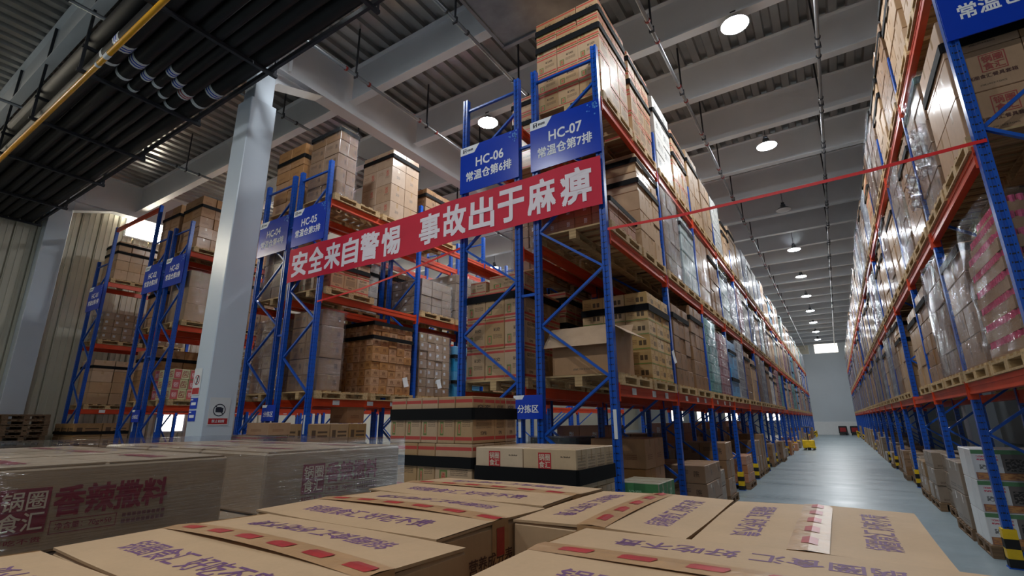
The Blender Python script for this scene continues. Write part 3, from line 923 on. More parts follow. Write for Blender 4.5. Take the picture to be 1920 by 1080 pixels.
# ------------------------------------------------------------------ notices on the column
def notice(name, label, loc, rot, w, h, mat):
    o = thing(name, label, 'notice', loc, 'notices on the white column')
    o.rotation_euler = rot
    m = MB(); m.box(-w / 2, w / 2, -h / 2, h / 2, -.001, .004); obj('panel', m.mesh('panel', mat), o)
    return o
def ring_mesh(r, t, mat):
    m = MB()
    for k in range(28):
        a = 2 * math.pi * k / 28; b = 2 * math.pi * (k + 1) / 28
        m.quad([(r * math.cos(a), r * math.sin(a), 0), ((r + t) * math.cos(a), (r + t) * math.sin(a), 0), ((r + t) * math.cos(b), (r + t) * math.sin(b), 0), (r * math.cos(b), r * math.sin(b), 0)])
    s = .7071 * (r + t / 2); w = t * .35
    m.quad([(-s - w, s - w, 0), (-s + w, s + w, 0), (s + w, -s + w, 0), (s - w, -s - w, 0)])
    return m.mesh('prohibition_ring', mat)
o = notice('prohibition_sign', 'white no-photography notice with red bar on the column', (-8.495, 4.33, 1.77), AISLE, .33, .44, 'paper_white')
obj('prohibition_ring', ring_mesh(.085, .014, 'dark_ink'), o, (0, .02, .006))
m = MB(); m.box(-.06, .06, -.035, .035, 0, .002); m.box(-.03, .03, .035, .05, 0, .002); obj('camera_icon', m.mesh('camera_icon', 'dark_ink'), o, (0, .02, .0045))
m = MB(); m.box(-.15, .15, -.2, -.11, .004, .006); obj('red_bar', m.mesh('red_bar', 'red_ink'), o)
letter(o, '禁止拍照', 'white_ink', (0, -.155, .0075), (0, 0, 0), .2, None, .01)
o = notice('prohibition_sign', 'narrow white prohibition notice with red bar on the column front', (-8.86, 4.095, 2.25), FRONT, .25, .44, 'paper_white')
obj('prohibition_ring', ring_mesh(.07, .013, 'red_ink'), o, (0, .03, .006))
m = MB(); m.bar((-.02, -.04, 0), (.03, .1, 0), .025, .004); obj('hand_icon', m.mesh('hand_icon', 'dark_ink'), o, (0, 0, .005))
m = MB(); m.box(-.11, .11, -.2, -.1, .004, .006); obj('red_bar', m.mesh('red_bar', 'red_ink'), o)
for zz, w_ in ((1.9, 'upper'), (1.70, 'lower')):
    o = notice('label_plate', '%s small blue label plate on the column front' % w_, (-8.86, 4.095, zz), FRONT, .22, .17, 'sign_blue')
    m = MB(); m.box(-.075, .075, -.03, .015, .004, .0055); m.box(-.1, -.03, .05, .068, .004, .0055); obj('mark', m.mesh('mark', 'white_ink'), o)

# ------------------------------------------------------------------ pallets
def pallet_boxes(w, d):
    out = []
    hb = .022
    n = 6
    bw = .105
    for i in range(n):     # top deck boards run along x (depth), spaced along y
        y = -d / 2 + bw / 2 + i * (d - bw) / (n - 1)
        out.append(('deck_board', (-w / 2, w / 2, y - bw / 2, y + bw / 2, .118, .14)))
    for i in range(3):
        x = -w / 2 + .05 + i * (w - .1) / 2
        out.append(('stringer_board', (x - .05, x + .05, -d / 2, d / 2, .097, .118)))
        for j in range(3):
            y = -d / 2 + .06 + j * (d - .12) / 2
            out.append(('block', (x - .05, x + .05, y - .06, y + .06, .02, .097)))
        out.append(('bottom_board', (x - .05, x + .05, -d / 2, d / 2, 0, .02)))
    return out
PAL = {}
def pallet(x, y, z, w, d, label, detailed, group='wooden pallets', mat='pallet_wood', rz=0.0):
    key = (w, d, mat)
    if key not in PAL:
        parts = []
        jm = MB()
        for nm, b in pallet_boxes(w, d):
            m = MB()
            cx, cy, cz = (b[0] + b[1]) / 2, (b[2] + b[3]) / 2, (b[4] + b[5]) / 2
            m.box(b[0] - cx, b[1] - cx, b[2] - cy, b[3] - cy, b[4] - cz, b[5] - cz)
            parts.append((nm, m, (cx, cy, cz), tuple(round(q, 4) for q in (b[1] - b[0], b[3] - b[2], b[5] - b[4]))))
            jm.box(*b)
        cache = {}
        pp = []
        for nm, m, c, dim in parts:
            if (nm, dim) not in cache: cache[nm, dim] = m.mesh(nm, mat)
            pp.append((nm, cache[nm, dim], c))
        PAL[key] = (pp, jm.mesh('pallet', mat))
    pp, jm = PAL[key]
    if detailed:
        o = thing('pallet', label, 'pallet', (x, y, z), group, rz)
        for nm, me, c in pp:
            obj(nm, me, o, c)
    else:
        o = tag(obj('pallet', jm, None, (x, y, z), (0, 0, rz)), label, 'pallet', group)
    return o

# ------------------------------------------------------------------ cartons, straps, film
CM = {}
def carton_mesh(w, d, h, mat, cham=.006):
    k = (round(w, 3), round(d, 3), round(h, 3), mat)
    if k not in CM:
        m = MB(); m.cbox(-w / 2, w / 2, -d / 2, d / 2, 0, h, cham); CM[k] = m.mesh('carton', mat)
    return CM[k]
NCART = [0]
def carton(x, y, z, w, d, h, mat, label, group, rz=0.0, name='carton'):
    NCART[0] += 1
    return tag(obj(name, carton_mesh(w, d, h, mat), None, (x, y, z), (0, 0, rz)), label, 'carton', group)
SM = {}
def strap_mesh(w, d, h=.085, t=.006):
    k = (round(w, 3), round(d, 3), round(h, 3))
    if k not in SM:
        m = MB(); c = .02
        a, b = w / 2 + .004, d / 2 + .004
        def ring(e):
            return [(-a - e + c, -b - e), (a + e - c, -b - e), (a + e, -b - e + c), (a + e, b + e - c), (a + e - c, b + e), (-a - e + c, b + e), (-a - e, b + e - c), (-a - e, -b - e + c)]
        o_, i_ = ring(t), ring(0)
        n = 8; base = 0
        for rg, zz in ((o_, -h / 2), (o_, h / 2), (i_, h / 2), (i_, -h / 2)):
            m.v += [(p[0], p[1], zz) for p in rg]
        for L0, L1 in ((0, 1), (1, 2), (2, 3), (3, 0)):
            for i in range(n):
                j = (i + 1) % n
                m.f.append((L0 * n + i, L0 * n + j, L1 * n + j, L1 * n + i)); m.uv.append([(0, 0)] * 4); m.mi.append(0)
        SM[k] = m.mesh('strap', 'strap_black')
    return SM[k]
def strap(cx, cy, z, w, d, label, h=.085):
    return tag(obj('elastic_strap', strap_mesh(w, d, h), None, (cx, cy, z)), label, 'strap', 'black elastic straps round carton stacks')
FM = {}
def film_mesh(w, d, h, mat, seed=0, amp=.012, top=False):
    k = (round(w, 2), round(d, 2), round(h, 2), mat, seed)
    if k in FM: return FM[k]
    rr = random.Random(seed * 31 + int(w * 100) + int(h * 77)); m = MB(); n = 7; nz = 10
    ring = []
    for s in range(4):
        for i in range(n):
            t = i / n
            a, b = w / 2 + .008, d / 2 + .008
            p = [(-a + 2 * a * t, -b), (a, -b + 2 * b * t), (a - 2 * a * t, b), (-a, b - 2 * b * t)][s]
            nn = [(0, -1), (1, 0), (0, 1), (-1, 0)][s]
            ring.append((p, nn))
    L = len(ring); grid = []
    for j in range(nz + 1):
        row = []
        for (p, nn) in ring:
            e = abs(rr.gauss(0, amp))
            row.append(len(m.v)); m.v.append((p[0] + nn[0] * e, p[1] + nn[1] * e, .01 + (h + .008) * j / nz))
        grid.append(row)
    for j in range(nz):
        for i in range(L):
            m.f.append((grid[j][i], grid[j][(i + 1) % L], grid[j + 1][(i + 1) % L], grid[j + 1][i])); m.uv.append([(0, 0)] * 4); m.mi.append(0)
    if top:
        n2 = 10; g2 = []
        for j in range(n2 + 1):
            g2.append([])
            for i in range(n2 + 1):
                g2[-1].append(len(m.v)); m.v.append((-w / 2 - .008 + (w + .016) * i / n2, -d / 2 - .008 + (d + .016) * j / n2, h + .018 + rr.uniform(-.003, .004)))
        for j in range(n2):
            for i in range(n2):
                m.f.append((g2[j][i], g2[j][i + 1], g2[j + 1][i + 1], g2[j + 1][i])); m.uv.append([(0, 0)] * 4); m.mi.append(0)
    FM[k] = m.mesh('film', mat, True)
    return FM[k]

PLACE_N = {}
def stack(desc, place, group, x0, y0, z0, nx, ny, nz, w, d, h, mat, top_inner=True, jit=.008, hide_left=True, skip=None, gap=.004, right_is_aisle=True):
    """individual cartons; only those on the visible shell are built"""
    rr = random.Random(hash((round(x0, 2), round(y0, 2), nz)) & 0xffff)
    cw, cd, ch = w / nx, d / ny, h / nz
    for k in range(nz):
        for i in range(nx):
            for j in range(ny):
                shell = (j == 0) or (i == nx - 1) or (k == nz - 1 and top_inner) or (not hide_left and i == 0)
                if not shell: continue
                if skip and skip(i, j, k): continue
                if j == 0:
                    where = 'front %s from left' % ordw(i + 1)
                elif i == nx - 1:
                    where = 'aisle side %s from front' % ordw(j + 1)
                else:
                    where = 'inner %s from left, %s row' % (ordw(i + 1), ordw(j + 1))
                lay = 'top layer' if k == nz - 1 else 'layer %s' % ['one', 'two', 'three', 'four', 'five', 'six', 'seven', 'eight', 'nine', 'ten'][k]
                carton(x0 + cw * (i + .5) + rr.uniform(-jit, jit) * .5, y0 + cd * (j + .5) + rr.uniform(-jit, jit) * .5, z0 + ch * k + .0005, cw - gap, cd - gap, ch - .002, mat,
                       '%s %s, %s, %s' % (desc, place, lay, where), group, rr.uniform(-jit, jit))

# a whole strapped or wrapped load as one thing with carton parts
TIER = {0: 'lowest', 1: 'middle', 2: 'top'}
LOADN = {}
def load(x, y, z, w, d, h, mat, desc, where, nx=2, ny=2, nz=4, straps=(), film=None, detail=True, lump=0.0, jit=.01):
    o = thing('pallet_load', '%s %s' % (desc, where), 'pallet load', (x, y, z), 'pallet loads on the racks')
    rr = random.Random(hash((round(x, 2), round(y, 2), round(z, 2))) & 0xffffff)
    cw, cd, ch = w / nx, d / ny, h / nz
    if detail:
        for k in range(nz):
            for i in range(nx):
                for j in range(ny):
                    if 0 < i < nx - 1 and 0 < j < ny - 1 and k < nz - 1: continue
                    obj('carton', carton_mesh(cw - .006, cd - .006, ch - .003, mat, .008), o, (-w / 2 + cw * (i + .5) + rr.uniform(-jit, jit), -d / 2 + cd * (j + .5) + rr.uniform(-jit, jit), ch * k), (0, 0, rr.uniform(-jit, jit) * 1.5))
    else:
        key = ('joined', round(w, 2), round(d, 2), round(h, 2), mat, nx, ny, nz)
        if key not in CM:
            m = MB()
            for k in range(nz):
                for i in range(nx):
                    for j in range(ny):
                        if 0 < i < nx - 1 and 0 < j < ny - 1 and k < nz - 1: continue
                        a = -w / 2 + cw * i + rr.uniform(0, jit); b = -d / 2 + cd * j + rr.uniform(0, jit)
                        m.box(a + .004, a + cw - .004, b + .004, b + cd - .004, ch * k, ch * k + ch - .003)
            CM[key] = m.mesh('cartons', mat)
        c = obj('cartons', CM[key], o); c['kind'] = 'stuff'
    for s in straps:
        obj('strap', strap_mesh(w + 2 * jit, d + 2 * jit, .085), o, (0, 0, h * s))
    if film:
        obj('film', film_mesh(w + 2 * jit, d + 2 * jit, h, film, rr.randint(0, 2), .012 + lump), o)
    return o
# loads, goods and foreground follow

# ================================================================== loads standing on the racks
PT = .14
def slot(row, b, p):
    """centre of a pallet place"""
    a, c = ROWS[row]
    return (a + c) / 2, D + b * BAY + (.66 if p == 0 else 1.90)
RN = {r: 'HC-0%d' % r for r in range(1, 8)}
RN[8] = 'right-hand rack'
USED = set()
FARP = MB()
def rack_pallet(row, b, p, L, detailed=None):
    x, y = slot(row, b, p)
    det = (b <= 3 if row in (7, 8) else b <= 1) if detailed is None else detailed
    if row in (7, 8) and b >= 14:
        for nm, q in pallet_boxes(1.1, 1.16): FARP.box(x + q[0], x + q[1], y + q[2], y + q[3], LV[L] + q[4] + .0005, LV[L] + q[5] + .0005)
        USED.add((row, b, p, L))
        return x, y, LV[L] + PT + .001
    if row == 6 and b >= 2:
        USED.add((row, b, p, L))
        return x, y, LV[L] + .001
    lab = 'wooden pallet on %s tier of %s, %s place from front' % (TIER[L], RN[row], ordw(b * 2 + p + 1))
    pallet(x, y, LV[L] + .0005, 1.1, 1.16, lab, det, 'wooden pallets on the racks')
    USED.add((row, b, p, L))
    return x, y, LV[L] + PT + .001
STY = {
    'kraft': ('carton_plain', 'plain kraft cartons strapped in black', 2, 2, 4, 1.45, (.84,), None),
    'kraft5': ('carton_plain', 'tall strapped kraft cartons', 2, 3, 5, 1.55, (.7, .92), None),
    'kfilm': ('carton_plain', 'kraft cartons in clear film', 2, 2, 4, 1.5, (), 'film_clear'),
    'dull': ('carton_dull', 'dull brown cartons with black strap', 3, 3, 6, 1.5, (.85,), None),
    'dfilm': ('carton_dull', 'brown cartons in shiny film', 2, 3, 5, 1.5, (), 'film_heavy'),
    'bfilm': ('carton_dull', 'dark brown cartons in clear film', 2, 2, 5, 1.5, (.95,), 'film_clear'),
    'orange': ('carton_orange', 'orange-brown cartons with black strap', 2, 3, 5, 1.4, (.8,), None),
    'ofilm': ('carton_orange', 'orange-brown cartons in shiny film', 3, 3, 6, 1.45, (), 'film_heavy'),
    'red': ('carton_redstripe', 'red-striped cartons strapped in black', 2, 3, 4, 1.5, (.62, .9), None),
    'white': ('carton_white', 'whitish cartons strapped in black', 2, 2, 4, 1.5, (.8,), None),
    'wfilm': ('carton_white', 'whitish cartons in clear film', 2, 3, 5, 1.5, (), 'film_clear'),
    'teal': ('carton_teal', 'teal packs in crinkled film', 3, 3, 7, 1.35, (), 'film_heavy'),
    'pink': ('carton_pink', 'pinkish packs in crinkled film', 3, 3, 7, 1.35, (), 'film_heavy'),
    'blue': ('crate_blue', 'light blue crates strapped in black', 2, 2, 4, 1.3, (.3, .8), None),
    'silver': ('carton_silver', 'silvery packs in crinkled film', 2, 3, 6, 1.45, (), 'film_heavy'),
    'greygreen': ('carton_greygreen', 'grey-green cartons in film', 2, 2, 4, 1.4, (.9,), 'film_clear'),
    'tag': ('carton_tag', 'brown cartons with white tags in film', 3, 4, 7, 1.5, (), 'film_clear'),
    'grey': ('carton_grey', 'greyish labelled cartons in film', 3, 3, 5, 1.1, (), 'film_clear'),
    'green': ('carton_greenline', 'tan green-lined cartons strapped in black', 3, 3, 6, 1.3, (.85,), None),
    'apple': ('carton_apple', 'colourful fruit cartons', 2, 3, 3, .72, (), None),
    'rbrown': ('carton_redbrown', 'reddish brown cartons with white labels', 3, 3, 4, .8, (.9,), None),
    'logo': ('carton_whitelogo', 'cartons with small red emblems', 2, 2, 4, 1.55, (.87,), None),
}
def put(row, b, p, L, style, h=None, detail=None, w=.98, d=1.06, dx=0.0, dy=0.0):
    if (row, b, p, L) in USED: return
    x, y, z = rack_pallet(row, b, p, L)
    mat, desc, nx, ny, nz, hh, st, film = STY[style]
    det = (b <= 4 if row in (7, 8) else b <= 1) if detail is None else detail
    H = h or hh
    k = max(1, round(nz * H / hh))
    load(x + dx, y + dy, z, w, d, H, mat, desc, 'on %s tier of %s, %s from front' % (TIER[L], RN[row], ordw(b * 2 + p + 1)), nx, ny, k, st, film, det)

# ---- HC-07
# open carton on the first lowest place
x, y, z = rack_pallet(7, 0, 0, 0)
o = thing('open_carton', 'large open empty kraft carton with raised flaps on HC-07 lowest tier', 'carton', (-2.56, 5.93, z))
m = MB(); w2, d2, h2, t = .41, .36, .59, .008
m.box(-w2, w2, -d2, -d2 + t, 0, h2); m.box(-w2, w2, d2 - t, d2, 0, h2); m.box(-w2, -w2 + t, -d2 + t, d2 - t, 0, h2); m.box(w2 - t, w2, -d2 + t, d2 - t, 0, h2); m.box(-w2, w2, -d2, d2, 0, t)
obj('body', m.mesh('body', 'carton_biglogo'), o)
def flap(pts, th=.007):
    m = MB(); a = [Vector(p) for p in pts]; n = (a[1] - a[0]).cross(a[3] - a[0]).normalized() * th
    b = [p + n for p in a]
    m.quad(a[::-1]); m.quad(b)
    for i in range(4):
        j = (i + 1) % 4; m.quad([a[i], a[j], b[j], b[i]])
    return m.mesh('flap', 'carton_plain')
obj('flap', flap([(-w2 - .07, -d2 - .12, h2 - .25), (w2 - .03, -d2 - .12, h2 - .25), (w2, -d2 - .001, h2), (-w2, -d2 - .001, h2)]), o)
obj('flap', flap([(w2 + .001, -d2, h2), (w2 + .2, -d2 + .02, h2 - .13), (w2 + .2, d2 - .02, h2 - .12), (w2 + .001, d2, h2)]), o)
obj('flap', flap([(-w2, d2, h2), (w2, d2, h2), (w2, d2 + .1, h2 + .12), (-w2, d2 + .1, h2 + .12)]), o)
x, y, z = rack_pallet(7, 0, 1, 0)
stack('tan green-lined carton', 'on HC-07 lowest tier', 'tan green-lined cartons on HC-07', x - .5, y - .52, z, 3, 3, 6, 1.02, 1.06, 1.26, 'carton_greenline')
strap(x + .01, y + .01, z + 1.03, 1.04, 1.08, 'black strap round the tan green-lined cartons on HC-07', .1)
x, y, z = rack_pallet(7, 0, 0, 1)
stack('reddish brown carton', 'on HC-07 middle tier', 'reddish brown cartons on HC-07', x - .5, y - .5, z, 4, 3, 2, 1.0, 1.02, .36, 'carton_redbrown')
strap(x, y + .01, z + .33, 1.04, 1.06, 'black strap round the low reddish brown cartons on HC-07', .07)
x, y, z = rack_pallet(7, 0, 0, 2)
stack('red-striped carton', 'topping HC-07', 'red-striped cartons on top of HC-07', x - .5, y - .54, z, 3, 3, 5, 1.02, 1.08, 1.62, 'carton_redstripe')
strap(x + .01, y, z + 1.12, 1.04, 1.10, 'lower black strap round the red-striped cartons topping HC-07', .1)
strap(x + .01, y, z + 1.43, 1.04, 1.10, 'upper black strap round the red-striped cartons topping HC-07', .1)
seq7 = {0: ['x', 'x', 'dull', 'dull', 'teal', 'pink', 'blue', 'silver', 'dull', 'kraft', 'dfilm', 'silver', 'dull', 'white'],
        1: ['x', 'kraft5', 'dfilm', 'greygreen', 'kfilm', 'dull', 'greygreen', 'silver', 'pink', 'white', 'silver', 'dull', 'greygreen', 'dfilm'],
        2: ['x', 'red', 'white', 'red', 'kraft', 'kfilm', 'wfilm', 'kraft5', 'logo', 'kfilm', 'silver', 'white', 'wfilm', 'silver']}
h7 = {(2, 1): 1.6, (2, 2): 1.55, (2, 3): 1.5, (2, 4): 1.7, (2, 5): 1.5, (2, 6): 1.55, (1, 1): 1.6, (1, 2): 1.6, (1, 3): 1.45, (1, 4): 1.5, (0, 2): 1.35}
pool = ['kraft', 'kfilm', 'dfilm', 'silver', 'white', 'wfilm', 'dull', 'greygreen', 'kraft5', 'pink', 'teal', 'blue', 'red', 'logo']
rr = random.Random(11)
for L in range(3):
    for s in range(40):
        st = seq7[L][s] if s < len(seq7[L]) else rr.choice(pool)
        if st == 'x': continue
        if s > 14 and rr.random() < .06: continue
        put(7, s // 2, s % 2, L, st, h7.get((L, s), round(rr.choice([1.3, 1.4, 1.5, 1.55]), 2)), dx=.03)
# ---- right-hand rack: darker goods stand in for the dimmer light on this side
seq8 = {0: ['x', 'bfilm', 'dfilm', 'dull', 'kraft', 'x', 'kraft5', 'bfilm', 'silver', 'kraft'],
        1: ['x', 'bfilm', 'dull', 'dfilm', 'kraft', 'bfilm', 'kraft5', 'dull', 'silver', 'pink'],
        2: ['kraft', 'kraft5', 'dull', 'kraft5', 'bfilm', 'dfilm', 'red', 'silver', 'dull', 'dfilm']}
for L in range(3):
    for s in range(40):
        st = seq8[L][s] if s < len(seq8[L]) else rr.choice(['dull', 'bfilm', 'dfilm', 'tag', 'kraft', 'grey', 'silver', 'bfilm', 'dull'])  # mostly dark stock, so the weaker light is put into the carton colours
        if st == 'x': continue
        if s > 14 and rr.random() < .06: continue
        put(8, s // 2, s % 2, L, st, round(rr.choice([1.3, 1.4, 1.5, 1.55]), 2), dx=-.03)
x, y, z = rack_pallet(8, 0, 0, 1)
for k in range(3):
    for i in range(2):
        for j in range(2):
            c = carton(x - .53 + .265 + i * .53, y - .53 + .265 + j * .53, z + k * .43 + .0005, .524, .524, .425, 'carton_biglogo',
                       'big red-emblem carton on the right-hand rack, layer %s, %s %s' % (['one', 'two', 'three'][k], ['front', 'back'][j], ['aisle side', 'inner side'][i]), 'big emblem cartons on the right-hand rack')
            if j == 0:
                m = MB()
                for (p, q, r, t) in ((-.09, .09, .082, .09), (-.09, .09, -.09, -.082), (-.09, -.082, -.082, .082), (.082, .09, -.082, .082)):
                    m.box(p, q, 0, .001, r, t)
                lg = obj('emblem', m.mesh('emblem', 'red_faded'), c, (.05 - .12 * i, -.2635, .27))
                letter(lg, '锅圈\n食汇', 'red_faded', (0, -.001, 0), FRONT, .145, .145, .02)
                letter(c, '锅圈食汇餐具套箱', 'brown_ink', (.02, -.2635, .14), FRONT, .34, None, .02)
strap(x, y, z + .98, 1.07, 1.07, 'black strap round the big emblem cartons on the right-hand rack', .1)
# tray-packed pink cans in film
x, y, z = rack_pallet(8, 0, 0, 0)
o = thing('can_pallet_load', 'film-wrapped trays of pink cans on the right-hand rack, first place', 'pallet load', (x, y, z), 'pallet loads on the racks')
m = MB(); m.box(-.52, .52, -.55, .55, 0, .112); trm = m.mesh('tray', 'tray_brown')
m = MB()
for s in range(15):
    for (a, b) in ((-.48 + s * .0685, -.525), (-.48 + s * .0685, .525)):
        m.tube([(a, b, .1), (a, b, .165)], .032, 8)
for s in range(14):
    for a in (-.495, .495):
        m.tube([(a, -.44 + s * .0685, .1), (a, -.44 + s * .0685, .165)], .032, 8)
cnm = m.mesh('cans', 'can_pink')
for k in range(8):
    sc = 1.0 if k < 6 else (.93 if k == 6 else .8)
    obj('tray', trm, o, (0, 0, k * .168), scale=(sc, sc, 1)); c = obj('cans', cnm, o, (0, 0, k * .168), scale=(sc, sc, 1)); c['kind'] = 'stuff'
obj('film', film_mesh(1.06, 1.12, 1.34, 'film_clear', 2, .02), o)
# loose hanging film on the right-hand rack
def rag(loc, label, w, h, seed):
    r2 = random.Random(seed); m = MB(); nx, nz = 10, 14; g = []
    for j in range(nz + 1):
        row = []
        for i in range(nx + 1):
            row.append(len(m.v)); m.v.append((.1 * math.sin(i * 1.1 + j * .6) * .6 + r2.uniform(-.03, .03), (i / nx - .5) * w * (1 - .35 * (j / nz) * abs(math.sin(seed))) + r2.uniform(-.02, .02), -h * j / nz + r2.uniform(-.02, .02)))
        g.append(row)
    for j in range(nz):
        for i in range(nx):
            m.f.append((g[j][i], g[j][i + 1], g[j + 1][i + 1], g[j + 1][i])); m.uv.append([(0, 0)] * 4); m.mi.append(0)
    tag(obj('loose_film', m.mesh('loose_film', 'film_heavy', True), None, loc), label, 'plastic film', 'loose film hanging from loads')
rag((1.30, 7.05, 4.95), 'loose shiny film hanging beside the first right-hand middle load', .4, .6, 3)
rag((1.30, 7.9, 4.75), 'second loose shiny film hanging off the right-hand middle tier', .35, .5, 5)

# ---- HC-06
x, y, z = rack_pallet(6, 0, 0, 0)
stack('red-striped carton', 'on HC-06 lowest tier', 'red-striped cartons on HC-06', x - .5, y - .54, z, 3, 3, 3, .98, 1.06, 1.26, 'carton_redstripe')
carton(x + .17, y - .3, z + 1.262, .6, .4, .22, 'carton_redstripe', 'long flat red-striped carton lying on top of the HC-06 lowest stack', 'red-striped cartons on HC-06')
carton(x - .335, y - .34, z + 1.262, .28, .32, .18, 'carton_redstripe', 'short red-striped carton lying on top of the HC-06 lowest stack', 'red-striped cartons on HC-06')
strap(x - .01, y, z + 1.16, 1.0, 1.09, 'black strap round the red-striped cartons on HC-06', .1)
put(6, 0, 1, 0, 'red', 1.45); put(6, 1, 0, 0, 'dull'); put(6, 1, 1, 0, 'kraft')
put(6, 0, 1, 1, 'tag', 1.2); put(6, 1, 0, 1, 'tag', 1.4); put(6, 1, 1, 1, 'dull', 1.3)
put(6, 0, 1, 2, 'red', 1.5); put(6, 1, 0, 2, 'kraft', 1.3); put(6, 1, 1, 2, 'red', 1.4)
for b in range(2, 9):  # deeper loads added to block light through HC-07; rack taken as full
    for p in (0, 1):
        for L in range(3):
            put(6, b, p, L, ['dull', 'kraft', 'bfilm', 'tag'][(b * 3 + p + L) % 4], [1.5, 1.35, 1.45][(b + p + L) % 3], detail=False)
# ---- HC-05
x, y, z = rack_pallet(5, 0, 0, 0)
USED.discard((5, 0, 0, 0))
load(x, y - .27, z, .9, .5, 1.5, 'carton_dull', 'dark film-wrapped brown cartons', 'on lowest tier of HC-05, first from front', 2, 1, 5, (), 'film_clear')
x, y, z = rack_pallet(5, 0, 1, 0)
stack('small tan carton', 'on HC-05 lowest tier', 'small tan cartons on HC-05', x - .48, y - .56, z, 5, 5, 9, .96, 1.12, 1.44, 'carton_small', jit=.02, top_inner=False)
strap(x, y, z + 1.13, 1.0, 1.16, 'lower black strap round the small tan cartons on HC-05', .08)
strap(x, y, z + 1.42, 1.0, 1.16, 'upper black strap round the small tan cartons on HC-05', .08)
put(5, 1, 0, 0, 'tag', 1.42); put(5, 1, 1, 0, 'blue', 1.25)
put(5, 0, 0, 1, 'red', .75, d=.95); put(5, 1, 0, 1, 'grey', .8); put(5, 1, 1, 1, 'grey', 1.2)
x, y, z = rack_pallet(5, 0, 1, 2)
stack('emblem-printed carton', 'topping HC-05', 'emblem-printed cartons on top of HC-05', x - .5, y - .34, z, 2, 2, 4, .98, .86, 1.72, 'carton_whitelogo')
strap(x, y + .09, z + 1.55, 1.0, .88, 'black strap round the emblem-printed cartons topping HC-05', .09)
put(5, 0, 0, 2, 'bfilm', 1.55, d=.46, dy=-.3, w=.95); put(5, 1, 0, 2, 'dull', 1.2); put(5, 2, 0, 0, 'kraft'); put(5, 2, 1, 0, 'tag'); put(5, 2, 0, 1, 'tag', 1.2); put(5, 2, 1, 1, 'dull', 1.3)
# paper delivery slips hanging on loads
for (px_, py_, pz_, lb) in ((-2.045, 7.9, 2.55, 'white paper slip hanging on the tan green-lined cartons of HC-07'), (-7.705, 7.72, 2.4, 'white paper slip hanging on the small tan cartons of HC-05'), (-7.66, 8.75, 2.42, 'white paper slip on the white-tagged cartons of HC-05')):
    m = MB(); n_ = 5
    for k_ in range(n_):
        a_, b_ = k_ / n_, (k_ + 1) / n_
        m.quad([(.02 * a_ * a_, -.07, .1 - .2 * a_), (.02 * a_ * a_, .07, .1 - .2 * a_), (.02 * b_ * b_, .07, .1 - .2 * b_), (.02 * b_ * b_, -.07, .1 - .2 * b_)][::-1])
    tag(obj('paper_slip', m.mesh('paper_slip', 'paper_white'), None, (px_, py_, pz_), (.25, 0, 0)), lb, 'paper')
# ---- HC-04
put(4, 0, 0, 2, 'orange', 1.55); put(4, 0, 0, 1, 'ofilm', 1.3); put(4, 0, 0, 0, 'ofilm', 1.45)
put(4, 0, 1, 0, 'dull'); put(4, 0, 1, 1, 'white', 1.2); put(4, 1, 0, 0, 'tag'); put(4, 1, 0, 1, 'dull', 1.2)
# ---- HC-03, HC-02, HC-01
put(3, 0, 0, 2, 'orange', 1.45); put(3, 0, 0, 1, 'kfilm', 1.3); put(3, 0, 0, 0, 'apple'); put(3, 0, 1, 0, 'tag', 1.4); put(3, 0, 1, 1, 'dull', 1.4); put(3, 0, 1, 2, 'orange', 1.3)
put(2, 0, 0, 2, 'orange', 1.5); put(2, 0, 0, 1, 'orange', 1.1); put(2, 0, 0, 0, 'orange', 1.3); put(2, 0, 1, 0, 'dull', 1.3); put(2, 0, 1, 2, 'dull', 1.3)
put(1, 0, 0, 2, 'kraft5', 1.25); put(1, 0, 0, 1, 'tag', .85); put(1, 0, 0, 0, 'kraft', 1.3); put(1, 0, 1, 0, 'dull', 1.3); put(1, 0, 1, 1, 'tag', .85); put(1, 1, 0, 0, 'dull', 1.2); put(1, 1, 0, 2, 'kraft', 1.1)

# ================================================================== goods on the floor under and before the racks
def floor_load(x, y, w, d, h, mat, desc, nx, ny, nz, straps=(), film=None, detail=True, pal=True, pl=None):
    z = 0.0
    if pal:
        pallet(x, y, 0.0005, max(w, .8) + .04, max(d, .8) + .04, 'pallet under ' + (pl or desc), detail, 'wooden pallets on the floor', 'pallet_old')
        z = PT + .001
    load(x, y, z, w, d, h, mat, desc, '', nx, ny, nz, straps, film, detail)
def fl(row, s, w, d, h, mat, nx, ny, nz, detail=True, straps=(), dx=0.0, film=None, adj='brown'):
    a, c = ROWS[row]
    x = (a + c) / 2 + dx; y = D + .66 + (s // 2) * BAY + (s % 2) * 1.24
    floor_load(x, y, w, d, h, mat, '%s cartons on floor under %s, %s from front' % (adj, RN[row], ordw(s + 1)), nx, ny, nz, straps, film, detail, row != 6 and s < 14)
floor_load(-2.0, 5.95, .5, .6, .78, 'carton_green', 'low carton pile with green band at the foot of HC-07', 1, 2, 2, pl='the green-banded carton pile')
fl(7, 1, .8, .9, 1.2, 'carton_orange', 2, 2, 3, dx=-.1, adj='orange-brown')
fl(7, 2, 1.1, 1.1, .78, 'carton_dull', 2, 2, 3, dx=.25, adj='dull brown')
fl(7, 3, 1.0, 1.0, .55, 'carton_grey', 2, 2, 2, dx=.15, adj='greyish')
rr = random.Random(5)
for s in range(4, 36):
    if rr.random() < .15: continue
    fl(7, s, round(rr.choice([.8, 1.0]), 2), round(rr.choice([.8, 1.0]), 2), round(rr.choice([.35, .6, .85, 1.0]), 2), rr.choice(['carton_dull', 'carton_dull', 'carton_grey', 'carton_redbrown']), 2, 2, rr.choice([1, 2, 3]), s < 10, dx=.12, adj='mixed brown')
